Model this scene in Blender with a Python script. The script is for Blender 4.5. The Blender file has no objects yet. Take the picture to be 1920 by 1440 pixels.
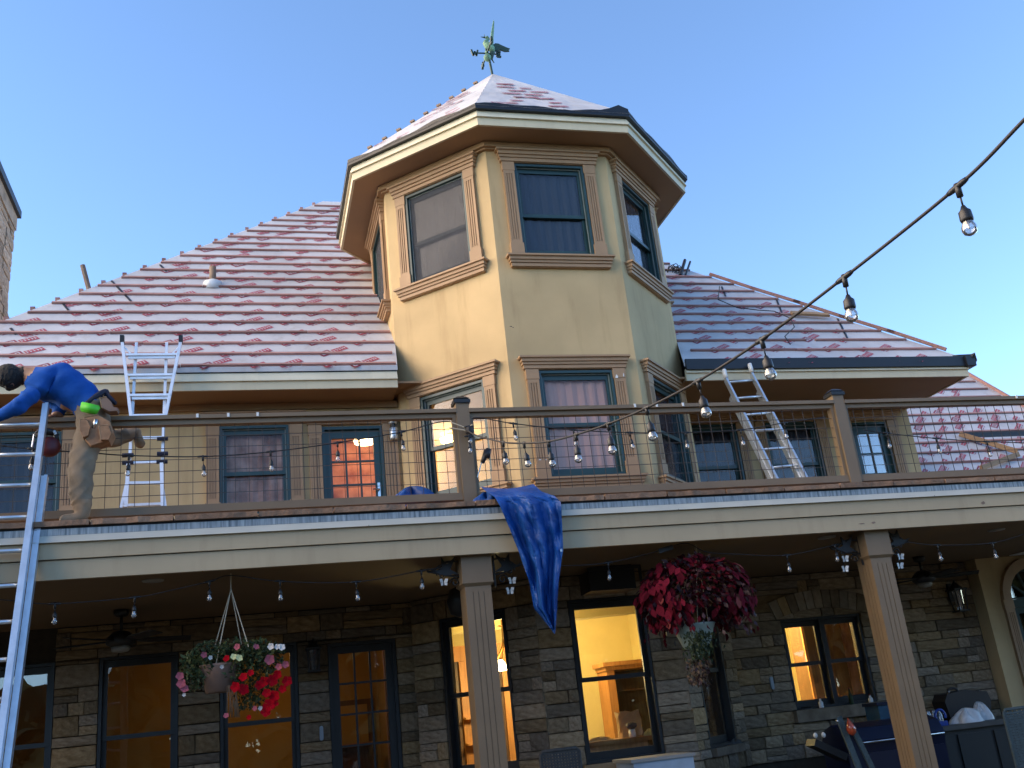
import bpy, bmesh, math, random
from mathutils import Vector, Matrix
random.seed(7)
R_ = random.Random(11)
scene = bpy.context.scene
COL = scene.collection

# ------------------------------------------------------------------ camera
FPX, YAW, PITCH, ROLL = 1863.1, 0.277, 0.3318, -0.1087
CAM = Vector((-1.1037, -9.3, 1.7667))
_cy, _sy = math.cos(YAW), math.sin(YAW); _cp, _sp = math.cos(PITCH), math.sin(PITCH); _cr, _sr = math.cos(ROLL), math.sin(ROLL)
FW = Vector((_sy*_cp, _cy*_cp, _sp)); _rt = Vector((_cy, -_sy, 0)); _up = _rt.cross(FW)
CR = _rt*_cr + _up*_sr; CU = -_rt*_sr + _up*_cr
cam_data = bpy.data.cameras.new('camera'); cam = bpy.data.objects.new('camera', cam_data); COL.objects.link(cam)
M = Matrix((CR, CU, -FW)).transposed().to_4x4(); M.translation = CAM; cam.matrix_world = M
cam_data.sensor_width = 36; cam_data.lens = FPX/1920*36; cam_data.clip_end = 2000; cam_data.clip_start = 0.05
scene.camera = cam

# ------------------------------------------------------------------ sky, sun, exposure
SUN_EL, SUN_AZ = math.radians(14), math.radians(284)      # azimuth clockwise from +Y (north): west, a little south
world = bpy.data.worlds.new('World'); scene.world = world; world.use_nodes = True
wn = world.node_tree.nodes; wl = world.node_tree.links
bg = wn['Background']; sky = wn.new('ShaderNodeTexSky'); sky.sky_type = 'NISHITA'; sky.sun_disc = False
sky.sun_elevation = SUN_EL; sky.sun_rotation = SUN_AZ; sky.air_density = 0.8; sky.dust_density = 0.0; sky.ozone_density = 2.3; sky.altitude = 1600
wl.new(sky.outputs[0], bg.inputs[0]); bg.inputs[1].default_value = 0.15
sd = bpy.data.lights.new('sun', 'SUN'); sd.energy = 3.3; sd.angle = math.radians(100); sd.color = (1.0, 0.74, 0.43)
sun = bpy.data.objects.new('sun', sd); COL.objects.link(sun)
sdir = Vector((math.sin(SUN_AZ)*math.cos(SUN_EL), math.cos(SUN_AZ)*math.cos(SUN_EL), math.sin(SUN_EL)))
sun.rotation_euler = sdir.to_track_quat('Z', 'Y').to_euler(); sun.location = (-20, -10, 15)
vs = scene.view_settings; vs.view_transform = 'Standard'; vs.look = 'None'; vs.exposure = 1.84; vs.gamma = 1.0; vs.use_curve_mapping = False
scene.cycles.max_bounces = 8; scene.cycles.transparent_max_bounces = 16; scene.cycles.caustics_reflective = False; scene.cycles.caustics_refractive = False
scene.cycles.sample_clamp_indirect = 4.0

# ------------------------------------------------------------------ pixel helpers (photo pixels 1920x1440 -> a point at a real depth)
def ray(x, y): return FW + CR*((x-960)/FPX) - CU*((y-720)/FPX)
def at(x, y, Y): d = ray(x, y); return CAM + d*((Y-CAM.y)/d.y)
def atz(x, y, Z): d = ray(x, y); return CAM + d*((Z-CAM.z)/d.z)
def atd(x, y, D): return CAM + ray(x, y)*D

# ------------------------------------------------------------------ mesh builder
class MB:
    def __init__(s): s.v = []; s.f = []; s.m = []
    def add(s, vs, fs, mi=0):
        b = len(s.v); s.v += [tuple(v) for v in vs]; s.f += [tuple(b+i for i in f) for f in fs]; s.m += [mi]*len(fs); return s
    def box(s, x0, x1, y0, y1, z0, z1, mi=0):
        return s.add([(x0,y0,z0),(x1,y0,z0),(x1,y1,z0),(x0,y1,z0),(x0,y0,z1),(x1,y0,z1),(x1,y1,z1),(x0,y1,z1)],
                     [(0,3,2,1),(4,5,6,7),(0,1,5,4),(1,2,6,5),(2,3,7,6),(3,0,4,7)], mi)
    def fbox(s, F, u0, u1, d0, d1, z0, z1, mi=0):   # box in a facade frame: along, outward, up
        P = lambda u, d, z: F(u, d, z)
        return s.add([P(u0,d1,z0),P(u1,d1,z0),P(u1,d0,z0),P(u0,d0,z0),P(u0,d1,z1),P(u1,d1,z1),P(u1,d0,z1),P(u0,d0,z1)],
                     [(0,3,2,1),(4,5,6,7),(0,1,5,4),(1,2,6,5),(2,3,7,6),(3,0,4,7)], mi)
    def beam(s, a, b, w, h, up=Vector((0,0,1)), mi=0):
        a = Vector(a); b = Vector(b); t = (b-a).normalized(); sx = t.cross(Vector(up)).normalized()*w/2; sz = sx.cross(t).normalized()*h/2
        vs = [p+i*sx+j*sz for p in (a, b) for i, j in ((-1,-1),(1,-1),(1,1),(-1,1))]
        return s.add(vs, [(0,1,2,3),(7,6,5,4),(0,4,5,1),(1,5,6,2),(2,6,7,3),(3,7,4,0)], mi)
    def tube(s, pts, r, n=6, mi=0, caps=True):
        pts = [Vector(p) for p in pts]; rs = r if isinstance(r, (list, tuple)) else [r]*len(pts)
        vs = []; prev = None
        for i, p in enumerate(pts):
            t = (pts[min(i+1, len(pts)-1)] - pts[max(i-1, 0)]).normalized()
            if prev is None: a = t.orthogonal().normalized()
            else: a = (prev - t*prev.dot(t)).normalized()
            prev = a; b = t.cross(a)
            vs += [p + (a*math.cos(2*math.pi*k/n) + b*math.sin(2*math.pi*k/n))*rs[i] for k in range(n)]
        fs = [(i*n+k, i*n+(k+1)%n, (i+1)*n+(k+1)%n, (i+1)*n+k) for i in range(len(pts)-1) for k in range(n)]
        if caps: fs += [tuple(reversed(range(n))), tuple((len(pts)-1)*n+k for k in range(n))]
        return s.add(vs, fs, mi)
    def lathe(s, c, prof, n=12, mi=0, axis=None):     # prof: (r, z)
        c = Vector(c); q = Vector((0,0,1)).rotation_difference(Vector(axis)).to_matrix() if axis is not None else Matrix.Identity(3)
        vs = [c + q @ Vector((r*math.cos(2*math.pi*k/n), r*math.sin(2*math.pi*k/n), z)) for r, z in prof for k in range(n)]
        fs = [(i*n+k, i*n+(k+1)%n, (i+1)*n+(k+1)%n, (i+1)*n+k) for i in range(len(prof)-1) for k in range(n)]
        fs += [tuple(reversed(range(n))), tuple((len(prof)-1)*n+k for k in range(n))]
        return s.add(vs, fs, mi)
    def prism(s, poly, off, mi=0):                     # polygon of 3-D points extruded along off
        n = len(poly); off = Vector(off); vs = [Vector(p) for p in poly] + [Vector(p)+off for p in poly]
        return s.add(vs, [tuple(reversed(range(n))), tuple(range(n, 2*n))] + [(i, (i+1)%n, n+(i+1)%n, n+i) for i in range(n)], mi)
    def build(s, name, mat, parent=None, smooth=False, fix=True):
        me = bpy.data.meshes.new(name); me.from_pydata(s.v, [], s.f)
        mats = mat if isinstance(mat, (list, tuple)) else [mat]
        for m in mats: me.materials.append(m)
        if len(mats) > 1: me.polygons.foreach_set('material_index', s.m)
        if fix:
            bm = bmesh.new(); bm.from_mesh(me); bmesh.ops.recalc_face_normals(bm, faces=bm.faces); bm.to_mesh(me); bm.free()
        if smooth: me.polygons.foreach_set('use_smooth', [True]*len(me.polygons))
        me.update()
        return link(name, me, parent)
def link(name, data, parent=None, mw=None):
    o = bpy.data.objects.new(name, data); COL.objects.link(o)
    adopt(o, parent)
    if mw is not None: o.matrix_basis = mw
    return o
WORLD_OF = {}
def adopt(o, parent):
    if parent is None: return
    o.parent = parent; o.matrix_parent_inverse = Matrix.Translation(-Vector(WORLD_OF.get(parent.name, (0,0,0))))
def tag(o, label, cat, group=None, kind=None):
    if label: o['label'] = label
    if cat: o['category'] = cat
    if group: o['group'] = group
    if kind: o['kind'] = kind
    return o
def thing(name, loc, label, cat, group=None):
    o = bpy.data.objects.new(name, None); COL.objects.link(o); o.location = loc; o.empty_display_size = 0.2
    WORLD_OF[o.name] = tuple(loc); return tag(o, label, cat, group)

# ------------------------------------------------------------------ materials
def mat(name, col, rough=0.7, vary=0.12, scale=6.0, bump=0.0, bscale=40.0, metal=0.0, stretch=None, col2=None, spec=0.5, objvar=0.0, detail=4.0, sat=False, streak=0.0):
    m = bpy.data.materials.new(name); m.use_nodes = True; nt = m.node_tree; N = nt.nodes; L = nt.links
    b = N['Principled BSDF']; b.inputs['Roughness'].default_value = rough; b.inputs['Metallic'].default_value = metal
    b.inputs['Specular IOR Level'].default_value = spec
    tc = N.new('ShaderNodeTexCoord'); src = tc.outputs['Object']
    if stretch:
        mp = N.new('ShaderNodeMapping'); mp.inputs['Scale'].default_value = stretch; L.new(src, mp.inputs[0]); src = mp.outputs[0]
    nz = N.new('ShaderNodeTexNoise'); nz.inputs['Scale'].default_value = scale; nz.inputs['Detail'].default_value = detail; L.new(src, nz.inputs['Vector'])
    rp = N.new('ShaderNodeValToRGB'); rp.color_ramp.elements[0].position = 0.3; rp.color_ramp.elements[1].position = 0.7
    c2 = col2 if col2 else tuple(c*(1+vary) for c in col)
    c1 = tuple(c*(1-vary) for c in col) if not col2 else col
    rp.color_ramp.elements[0].color = (*c1, 1); rp.color_ramp.elements[1].color = (*[min(1, c) for c in c2], 1)
    L.new(nz.outputs['Fac'], rp.inputs['Fac']); out = rp.outputs['Color']
    if objvar:
        oi = N.new('ShaderNodeObjectInfo'); hs = N.new('ShaderNodeHueSaturation'); mr = N.new('ShaderNodeMapRange')
        mr.inputs['To Min'].default_value = 1-objvar; mr.inputs['To Max'].default_value = 1+objvar
        L.new(oi.outputs['Random'], mr.inputs['Value']); L.new(mr.outputs[0], hs.inputs['Value']); L.new(out, hs.inputs['Color'])
        if sat: ms = N.new('ShaderNodeMath'); ms.operation = 'MULTIPLY'; ms.inputs[1].default_value = 7.13; fr = N.new('ShaderNodeMath'); fr.operation = 'FRACT'; L.new(oi.outputs['Random'], ms.inputs[0]); L.new(ms.outputs[0], fr.inputs[0]); mh = N.new('ShaderNodeMapRange'); mh.inputs['To Min'].default_value = 0.75; mh.inputs['To Max'].default_value = 1.25; L.new(fr.outputs[0], mh.inputs['Value']); L.new(mh.outputs[0], hs.inputs['Saturation'])
        out = hs.outputs['Color']
    if streak:
        m2 = N.new('ShaderNodeMapping'); m2.inputs['Scale'].default_value = (2.6, 2.6, 0.35); L.new(tc.outputs['Object'], m2.inputs[0])
        n3 = N.new('ShaderNodeTexNoise'); n3.inputs['Scale'].default_value = 2.2; n3.inputs['Detail'].default_value = 6; n3.inputs['Roughness'].default_value = 0.65; L.new(m2.outputs[0], n3.inputs['Vector'])
        r3 = N.new('ShaderNodeMapRange'); r3.inputs['From Min'].default_value = 0.52; r3.inputs['From Max'].default_value = 0.75; r3.inputs['To Max'].default_value = streak; L.new(n3.outputs['Fac'], r3.inputs['Value'])
        mx = N.new('ShaderNodeMix'); mx.data_type = 'RGBA'; mx.blend_type = 'MULTIPLY'; mx.inputs[7].default_value = (0.55, 0.47, 0.40, 1); L.new(r3.outputs[0], mx.inputs[0]); L.new(out, mx.inputs[6]); out = mx.outputs[2]
    L.new(out, b.inputs['Base Color'])
    if bump:
        n2 = N.new('ShaderNodeTexNoise'); n2.inputs['Scale'].default_value = bscale; n2.inputs['Detail'].default_value = 5; L.new(src, n2.inputs['Vector'])
        bp = N.new('ShaderNodeBump'); bp.inputs['Strength'].default_value = bump; bp.inputs['Distance'].default_value = 0.02
        L.new(n2.outputs['Fac'], bp.inputs['Height']); L.new(bp.outputs[0], b.inputs['Normal'])
    return m
def glass_mat(name, gain=1.0, tint=(1,1,1), base=0.0, rough=0.0, wav=0.0, diffuse_mix=0.0):
    m = bpy.data.materials.new(name); m.use_nodes = True; nt = m.node_tree; N = nt.nodes; L = nt.links
    N.remove(N['Principled BSDF']); out = N['Material Output']
    fr = N.new('ShaderNodeFresnel'); fr.inputs['IOR'].default_value = 1.52
    mu = N.new('ShaderNodeMath'); mu.operation = 'MULTIPLY_ADD'; mu.inputs[1].default_value = gain; mu.inputs[2].default_value = base; mu.use_clamp = True
    L.new(fr.outputs[0], mu.inputs[0])
    tr = N.new('ShaderNodeBsdfTransparent'); tr.inputs[0].default_value = (*tint, 1)
    gl = N.new('ShaderNodeBsdfGlossy'); gl.inputs['Roughness'].default_value = rough
    mx = N.new('ShaderNodeMixShader'); L.new(mu.outputs[0], mx.inputs[0]); L.new(tr.outputs[0], mx.inputs[1]); L.new(gl.outputs[0], mx.inputs[2])
    last = mx
    if wav:
        tc = N.new('ShaderNodeTexCoord'); nz = N.new('ShaderNodeTexNoise'); nz.inputs['Scale'].default_value = 1.6; nz.inputs['Detail'].default_value = 1
        L.new(tc.outputs['Object'], nz.inputs['Vector']); bp = N.new('ShaderNodeBump'); bp.inputs['Strength'].default_value = wav; bp.inputs['Distance'].default_value = 0.05
        L.new(nz.outputs['Fac'], bp.inputs['Height']); L.new(bp.outputs[0], gl.inputs['Normal'])
    if diffuse_mix:  # blends a share of grey diffuse into the glass
        df = N.new('ShaderNodeBsdfDiffuse'); df.inputs[0].default_value = (0.5, 0.5, 0.5, 1); m2 = N.new('ShaderNodeMixShader'); m2.inputs[0].default_value = diffuse_mix
        L.new(last.outputs[0], m2.inputs[1]); L.new(df.outputs[0], m2.inputs[2]); last = m2
    L.new(last.outputs[0], out.inputs['Surface'])
    return m
def emit_mat(name, col, st):
    m = bpy.data.materials.new(name); m.use_nodes = True; N = m.node_tree.nodes; b = N['Principled BSDF']
    b.inputs['Base Color'].default_value = (*col, 1); b.inputs['Emission Color'].default_value = (*col, 1); b.inputs['Emission Strength'].default_value = st
    return m
MT = dict(
    stucco=mat('stucco', (0.56,0.40,0.205), 0.9, 0.11, 1.3, 0.16, 120, detail=8, streak=0.35),
    trim=mat('painted_trim', (0.38,0.235,0.125), 0.6, 0.08, 3, 0.06, 30, streak=0.25),
    fascia=mat('cream_fascia', (0.63,0.54,0.36), 0.55, 0.06, 2.0, 0.05, 12, streak=0.22),
    fascia_lip=mat('fascia_lip', (0.70,0.63,0.46), 0.45, 0.05, 3.0, streak=0.2),
    beam=mat('porch_beam', (0.45,0.35,0.21), 0.5, 0.06, 1.2, 0.04, 10, streak=0.25),
    beam_lip=mat('beam_lip', (0.47,0.46,0.39), 0.4, 0.06, 4.0),
    soffit=mat('soffit_paint', (0.34,0.21,0.11), 0.8, 0.06, 1.5),
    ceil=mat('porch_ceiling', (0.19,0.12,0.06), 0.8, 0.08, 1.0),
    green=mat('green_frame', (0.018,0.05,0.05), 0.35, 0.1, 4),
    black=mat('black_frame', (0.009,0.011,0.013), 0.4, 0.1, 4),
    screen=mat('screen_bar', (0.20,0.23,0.22), 0.4, 0.1, 4),
    glass=glass_mat('window_glass', 0.5, wav=0.08), glass_hi=glass_mat('coated_glass', 1.5, base=0.05, wav=0.10), glass_lo=glass_mat('porch_glass', 0.9, wav=0.08),
    stone=mat('ledge_stone', (0.175,0.118,0.066), 0.85, 0.3, 5, 0.6, 22, col2=(0.33,0.245,0.155), objvar=0.45, sat=True, streak=0.5),
    mortar=mat('mortar', (0.055,0.043,0.03), 0.95, 0.2, 10, 0.3),
    paver=mat('sandstone_paver', (0.24,0.145,0.09), 0.85, 0.25, 14, 0.6, 30, objvar=0.2),
    zinc=mat('zinc_flashing', (0.09,0.12,0.14), 0.5, 0.3, 6, 0.1, col2=(0.42,0.46,0.47), stretch=(6,1,0.4), metal=0.3),
    dark=mat('dark_gap', (0.012,0.011,0.012), 0.8),
    membrane=mat('grey_membrane', (0.50,0.49,0.50), 0.5, 0.14, 1.1, 0.6, 3.5, streak=0.35),
    print_=mat('red_print', (0.36,0.055,0.075), 0.5, 0.15, 8),
    print_dk=mat('dark_red_print', (0.22,0.018,0.04), 0.5, 0.15, 8),
    batten=mat('treated_batten', (0.26,0.125,0.11), 0.75, 0.2, 8, 0.3, 30, stretch=(0.5,6,6), objvar=0.28, col2=(0.40,0.23,0.20)),
    newwood=mat('new_lumber', (0.34,0.21,0.11), 0.75, 0.15, 8, 0.2, 30, stretch=(0.4,6,6)),
    under=mat('black_underlay', (0.006,0.007,0.012), 0.45, 0.2, 5),
    rail=mat('railing_paint', (0.19,0.13,0.072), 0.5, 0.08, 3, 0.05, 30),
    wire=mat('wire', (0.07,0.052,0.04), 0.45, 0.2, 10, metal=0.3),
    alu=mat('aluminium', (0.60,0.64,0.68), 0.35, 0.10, 9, 0.1, 40, metal=0.75),
    alu_w=mat('bright_aluminium', (0.78,0.82,0.88), 0.4, 0.06, 9, metal=0.35),
    blackp=mat('black_plastic', (0.012,0.012,0.013), 0.45), cable=mat('cable', (0.016,0.014,0.014), 0.6),
    tarp=mat('blue_tarp', (0.005,0.040,0.18), 0.45, 0.25, 5, 0.6, 22, col2=(0.011,0.085,0.33), spec=0.3),
    copper=mat('verdigris', (0.10,0.19,0.13), 0.6, 0.3, 8, metal=0.3, col2=(0.20,0.36,0.24)), darkcop=mat('dark_verdigris', (0.02,0.05,0.04), 0.5, 0.3, 8, metal=0.3),
    iron=mat('wrought_iron', (0.012,0.011,0.010), 0.5),
    chimney=mat('chimney_stone', (0.22,0.16,0.11), 0.9, 0.3, 4, 0.7, 16, col2=(0.40,0.31,0.23), objvar=0.25),
    ground=mat('patio', (0.085,0.085,0.07), 0.9, 0.2, 0.6, 0.2, 20),
    shirt=mat('blue_shirt', (0.010,0.075,0.32), 0.85, 0.14, 9, 0.4, 14, spec=0.15), pants=mat('khaki_trousers', (0.215,0.16,0.105), 0.9, 0.15, 9, 0.5, 14),
    boot=mat('boot_leather', (0.27,0.18,0.105), 0.8, 0.2, 12), skin=mat('skin', (0.28,0.14,0.085), 0.55, 0.05, 6), hair=mat('dark_hair', (0.007,0.006,0.006), 0.8, 0.2, 40, 0.5, 80),
    leather=mat('pouch_leather', (0.30,0.155,0.075), 0.7, 0.25, 14, 0.4, 20), lime=mat('lime_plastic', (0.10,0.62,0.03), 0.5, 0.05), navy=mat('navy_cloth', (0.01,0.014,0.035), 0.8),
    maroon=mat('maroon_plastic', (0.09,0.008,0.012), 0.45), steel=mat('steel', (0.6,0.6,0.6), 0.25, 0.05, metal=1.0),
    terra=mat('pale_terracotta', (0.22,0.14,0.105), 0.8, 0.1, 6), greenpot=mat('pale_green_pot', (0.28,0.36,0.33), 0.5, 0.06), rope=mat('pale_rope', (0.45,0.38,0.27), 0.9),
    leaf=mat('leaf_green', (0.035,0.05,0.016), 0.6, 0.3, 20, col2=(0.085,0.105,0.035), spec=0.2), leaf_dk=mat('leaf_dark', (0.016,0.030,0.006), 0.8, 0.3, 20), stem=mat('dry_stem', (0.10,0.06,0.03), 0.8),
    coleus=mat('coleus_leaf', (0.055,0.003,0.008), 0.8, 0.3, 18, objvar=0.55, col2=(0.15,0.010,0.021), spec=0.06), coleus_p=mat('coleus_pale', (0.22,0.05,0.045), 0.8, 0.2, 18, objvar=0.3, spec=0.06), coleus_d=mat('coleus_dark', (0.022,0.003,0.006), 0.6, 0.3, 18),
    redfl=mat('red_petal', (0.30,0.003,0.010), 0.9, 0.2, 30, spec=0.03), pink=mat('pink_petal', (0.34,0.075,0.10), 0.9, 0.15, 30), whitefl=mat('white_petal', (0.55,0.52,0.48), 0.6), yellowfl=mat('pale_yellow_petal', (0.62,0.57,0.24), 0.6),
    white=mat('white_enamel', (0.75,0.74,0.70), 0.5, 0.03), offwhite=mat('lamp_diffuser', (0.30,0.28,0.25), 0.6, 0.03),
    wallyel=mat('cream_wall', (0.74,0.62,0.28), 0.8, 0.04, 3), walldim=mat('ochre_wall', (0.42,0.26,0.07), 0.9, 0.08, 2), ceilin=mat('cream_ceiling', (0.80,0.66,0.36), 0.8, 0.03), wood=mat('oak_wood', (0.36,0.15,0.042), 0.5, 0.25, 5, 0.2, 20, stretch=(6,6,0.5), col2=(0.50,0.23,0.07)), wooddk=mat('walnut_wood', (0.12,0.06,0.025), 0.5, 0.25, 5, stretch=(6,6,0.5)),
    floorin=mat('dark_floor', (0.10,0.06,0.03), 0.5), roomdk=mat('unlit_room', (0.05,0.045,0.045), 0.9, 0.1, 2),
    blind=mat('mauve_reflection', (0.64,0.36,0.29), 0.9, 0.08, 1.5), blindgrey=mat('grey_screen', (0.20,0.185,0.17), 0.8, 0.35, 3.0, stretch=(1,1,0.4)), blindblue=mat('slate_blind', (0.022,0.034,0.055), 0.8, 0.1, 2), rust=mat('rust_curtain_and_reflection', (0.26,0.095,0.045), 0.9, 0.35, 4, col2=(0.62,0.36,0.27)),  # mauve and rust tones also colour in pinkish pane reflections
    paper=mat('brown_paper', (0.50,0.34,0.17), 0.85, 0.1, 6, 0.4, 12), cloth_dk=mat('wicker', (0.055,0.053,0.05), 0.8, 0.2, 30), wick2=mat('wicker_blue_grey', (0.06,0.085,0.09), 0.8, 0.2, 40, 0.3, 90), navyen=mat('navy_enamel', (0.004,0.008,0.03), 0.3), greybox=mat('grey_box', (0.33,0.40,0.47), 0.5), counter=mat('stone_counter', (0.055,0.05,0.045), 0.5, 0.2, 8), cabinet=mat('dark_cabinet', (0.013,0.013,0.012), 0.6),
    bagw=mat('plastic_bag', (0.62,0.64,0.66), 0.35, 0.06, 6, 0.3, 14), bottle=glass_mat('bottle_plastic', 2.0, (0.9,0.95,1.0), 0.08, diffuse_mix=0.25), bluelab=mat('blue_label', (0.01,0.05,0.30), 0.4), lbag=mat('dark_leather', (0.02,0.014,0.012), 0.45), teal=mat('teal_cooler', (0.01,0.06,0.11), 0.4), redglass=mat('red_glass', (0.45,0.07,0.025), 0.15, 0.2, 9), vinyl=mat('white_vinyl', (0.80,0.80,0.78), 0.5),
    bulbglass=glass_mat('bulb_glass', 3.0, (0.97,0.97,0.97), 0.10, diffuse_mix=0.10), pipe=mat('vent_pipe', (0.20,0.135,0.095), 0.7, 0.2), lead=mat('pipe_boot', (0.60,0.63,0.66), 0.4), treecol=mat('tree_mass', (0.035,0.05,0.022), 0.9, 0.4, 0.6),
)

def mesh_mat(name, col, alpha):
    m = bpy.data.materials.new(name); m.use_nodes = True; N = m.node_tree.nodes; L = m.node_tree.links; b = N['Principled BSDF']
    tc = N.new('ShaderNodeTexCoord'); nz = N.new('ShaderNodeTexNoise'); nz.inputs['Scale'].default_value = 3.0; nz.inputs['Detail'].default_value = 3; nz.inputs['Distortion'].default_value = 2.5
    L.new(tc.outputs['Object'], nz.inputs['Vector']); wv = N.new('ShaderNodeMath'); wv.operation = 'SINE'; mu = N.new('ShaderNodeMath'); mu.operation = 'MULTIPLY'; mu.inputs[1].default_value = 60
    L.new(nz.outputs['Fac'], mu.inputs[0]); L.new(mu.outputs[0], wv.inputs[0]); mr = N.new('ShaderNodeMapRange'); mr.inputs['From Min'].default_value = -1; mr.inputs['To Min'].default_value = 0.8; mr.inputs['To Max'].default_value = 1.2
    L.new(wv.outputs[0], mr.inputs['Value']); hs = N.new('ShaderNodeHueSaturation'); hs.inputs['Color'].default_value = (*col, 1); L.new(mr.outputs[0], hs.inputs['Value']); L.new(hs.outputs[0], b.inputs['Base Color'])
    b.inputs['Roughness'].default_value = 0.8; b.inputs['Specular IOR Level'].default_value = 0.1; b.inputs['Alpha'].default_value = alpha; return m
MT['mesh'] = mesh_mat('insect_mesh', (0.085, 0.088, 0.10), 0.5)
# ------------------------------------------------------------------ facade frames
TX, TY, TA = 2.970, 4.135, 2.092
FH = TA*math.tan(math.pi/8)
def frame(o, u, n):
    o, u, n = Vector(o), Vector(u), Vector(n)
    return lambda a, d, z: o + u*a + n*d + Vector((0,0,z))
def octf(k, ap=TA):
    a = -math.pi/2 + k*math.pi/4; n = Vector((math.cos(a), math.sin(a), 0)); t = Vector((-n.y, n.x, 0))
    return frame(Vector((TX, TY, 0)) + n*ap, t, n)
def octv(k, ap, z):
    Rr = ap/math.cos(math.pi/8); th = -math.pi/2 + k*math.pi/4 + math.pi/8
    return Vector((TX + Rr*math.cos(th), TY + Rr*math.sin(th), z))
YW, YR = 3.396, 4.40
FL = frame((0, YW, 0), (1,0,0), (0,-1,0)); FR = frame((0, YR, 0), (1,0,0), (0,-1,0))
ZC, ZD = 3.40, 3.86                       # porch ceiling, deck
def wall(mb, F, u0, u1, z0, z1, holes, th=0.25, mi=0):
    zs = sorted(set([z0, z1] + [min(max(h[k], z0), z1) for h in holes for k in (2, 3)]))
    for a, b in zip(zs, zs[1:]):
        if b-a < 1e-4: continue
        blk = sorted([(h[0], h[1]) for h in holes if h[2] < (a+b)/2 < h[3]])
        x = u0
        for h0, h1 in blk:
            if h0 > x: mb.fbox(F, x, h0, -th, 0, a, b, mi)
            x = max(x, h1)
        if x < u1: mb.fbox(F, x, u1, -th, 0, a, b, mi)

# ------------------------------------------------------------------ ground and surroundings
g = MB(); g.add([(-600,-600,0),(600,-600,0),(600,600,0),(-600,600,0)], [(0,1,2,3)])
tag(g.build('ground', MT['ground']), None, None, kind='structure')
tb = MB()
for i in range(15000):      # the wood behind the photographer, seen only mirrored in the panes
    a = R_.uniform(-1.35, 1.35); d = R_.uniform(42, 60); x = CAM.x + d*math.sin(a); y = CAM.y - d*math.cos(a)
    hh = (11.5 if a > -0.17 else 5.0) + 1.6*math.sin(a*23+1) + 1.2*math.sin(a*57); z = R_.random()**0.8*max(2.5, hh); s = R_.uniform(0.9, 2.0)
    p = Vector((x, y, z)); q = [p + Vector((R_.uniform(-s,s), R_.uniform(-s,s), R_.uniform(-s,s))) for _ in range(3)]
    tb.add(q, [(0,1,2)])
for i in range(5200):      # unseen hedge added to the west to keep low glow off the ground floor
    y = R_.uniform(-14, 9); x = -15.5 + R_.uniform(-1.2, 1.2) - 0.15*abs(y+2); z = R_.uniform(0, 1)*(4.6 + 0.7*math.sin(y*1.3) + 0.4*math.sin(y*3.7)); s = R_.uniform(0.5, 1.1)
    p = Vector((x, y, z)); tb.add([p + Vector((R_.uniform(-s,s), R_.uniform(-s,s), R_.uniform(-s,s))) for _ in range(3)], [(0,1,2)])
tag(tb.build('tree_line_and_added_hedge', MT['treecol'], fix=False), 'dark line of trees mirrored in the lower left window panes, with an added unseen hedge', 'trees', kind='stuff')

# ------------------------------------------------------------------ the house
house = thing('house', (2.0, 6.0, 0), 'tan stucco house with octagonal turret, stone ground floor and stripped roof', 'house')

def rib_pilaster(F, u0, u1, z0, z1, parent):
    mb = MB(); w = u1-u0; ph = 0.17; ch = 0.13
    mb.fbox(F, u0, u1, -0.02, 0.040, z0+ph, z1-ch)
    mb.fbox(F, u0-0.014, u1+0.014, -0.02, 0.060, z0, z0+ph); mb.fbox(F, u0-0.008, u1+0.008, -0.02, 0.056, z1-ch, z1)
    n = 4; g_ = 0.012; iw = (w-0.036-g_*(n-1))/n
    mb.fbox(F, u0, u0+0.018, 0.03, 0.052, z0+ph, z1-ch); mb.fbox(F, u1-0.018, u1, 0.03, 0.052, z0+ph, z1-ch)
    for i in range(n):
        a = u0+0.018+(iw+g_)*i+0.004; mb.fbox(F, a, a+iw-0.004, 0.03, 0.0515, z0+ph+0.05, z1-ch-0.05)
    mb.fbox(F, u0+0.018, u1-0.018, 0.03, 0.0505, z0+ph, z0+ph+0.05); mb.fbox(F, u0+0.018, u1-0.018, 0.03, 0.0505, z1-ch-0.05, z1-ch)
    return mb.build('casing', MT['trim'], parent)
def cornice(F, uc, hw, z0, z1, parent, flip=False, name='header'):
    mb = MB(); st = [(0.0,0.30,hw-0.055,0.065),(0.30,0.52,hw-0.04,0.080),(0.52,0.80,hw-0.028,0.10),(0.80,1.0,hw,0.125)]
    for a, b, w, d in st:
        za, zb = z0+(z1-z0)*a, z0+(z1-z0)*b
        if flip: za, zb = z0+(z1-z0)*(1-b), z0+(z1-z0)*(1-a)
        g_ = 0.008; mb.fbox(F, uc-w, uc+w, -0.02, d, za+(g_ if not flip else 0), zb-(0 if not flip else g_)); mb.fbox(F, uc-w+0.012, uc+w-0.012, -0.02, d-0.02, za, zb)
    return mb.build(name, MT['trim'], parent)
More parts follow.
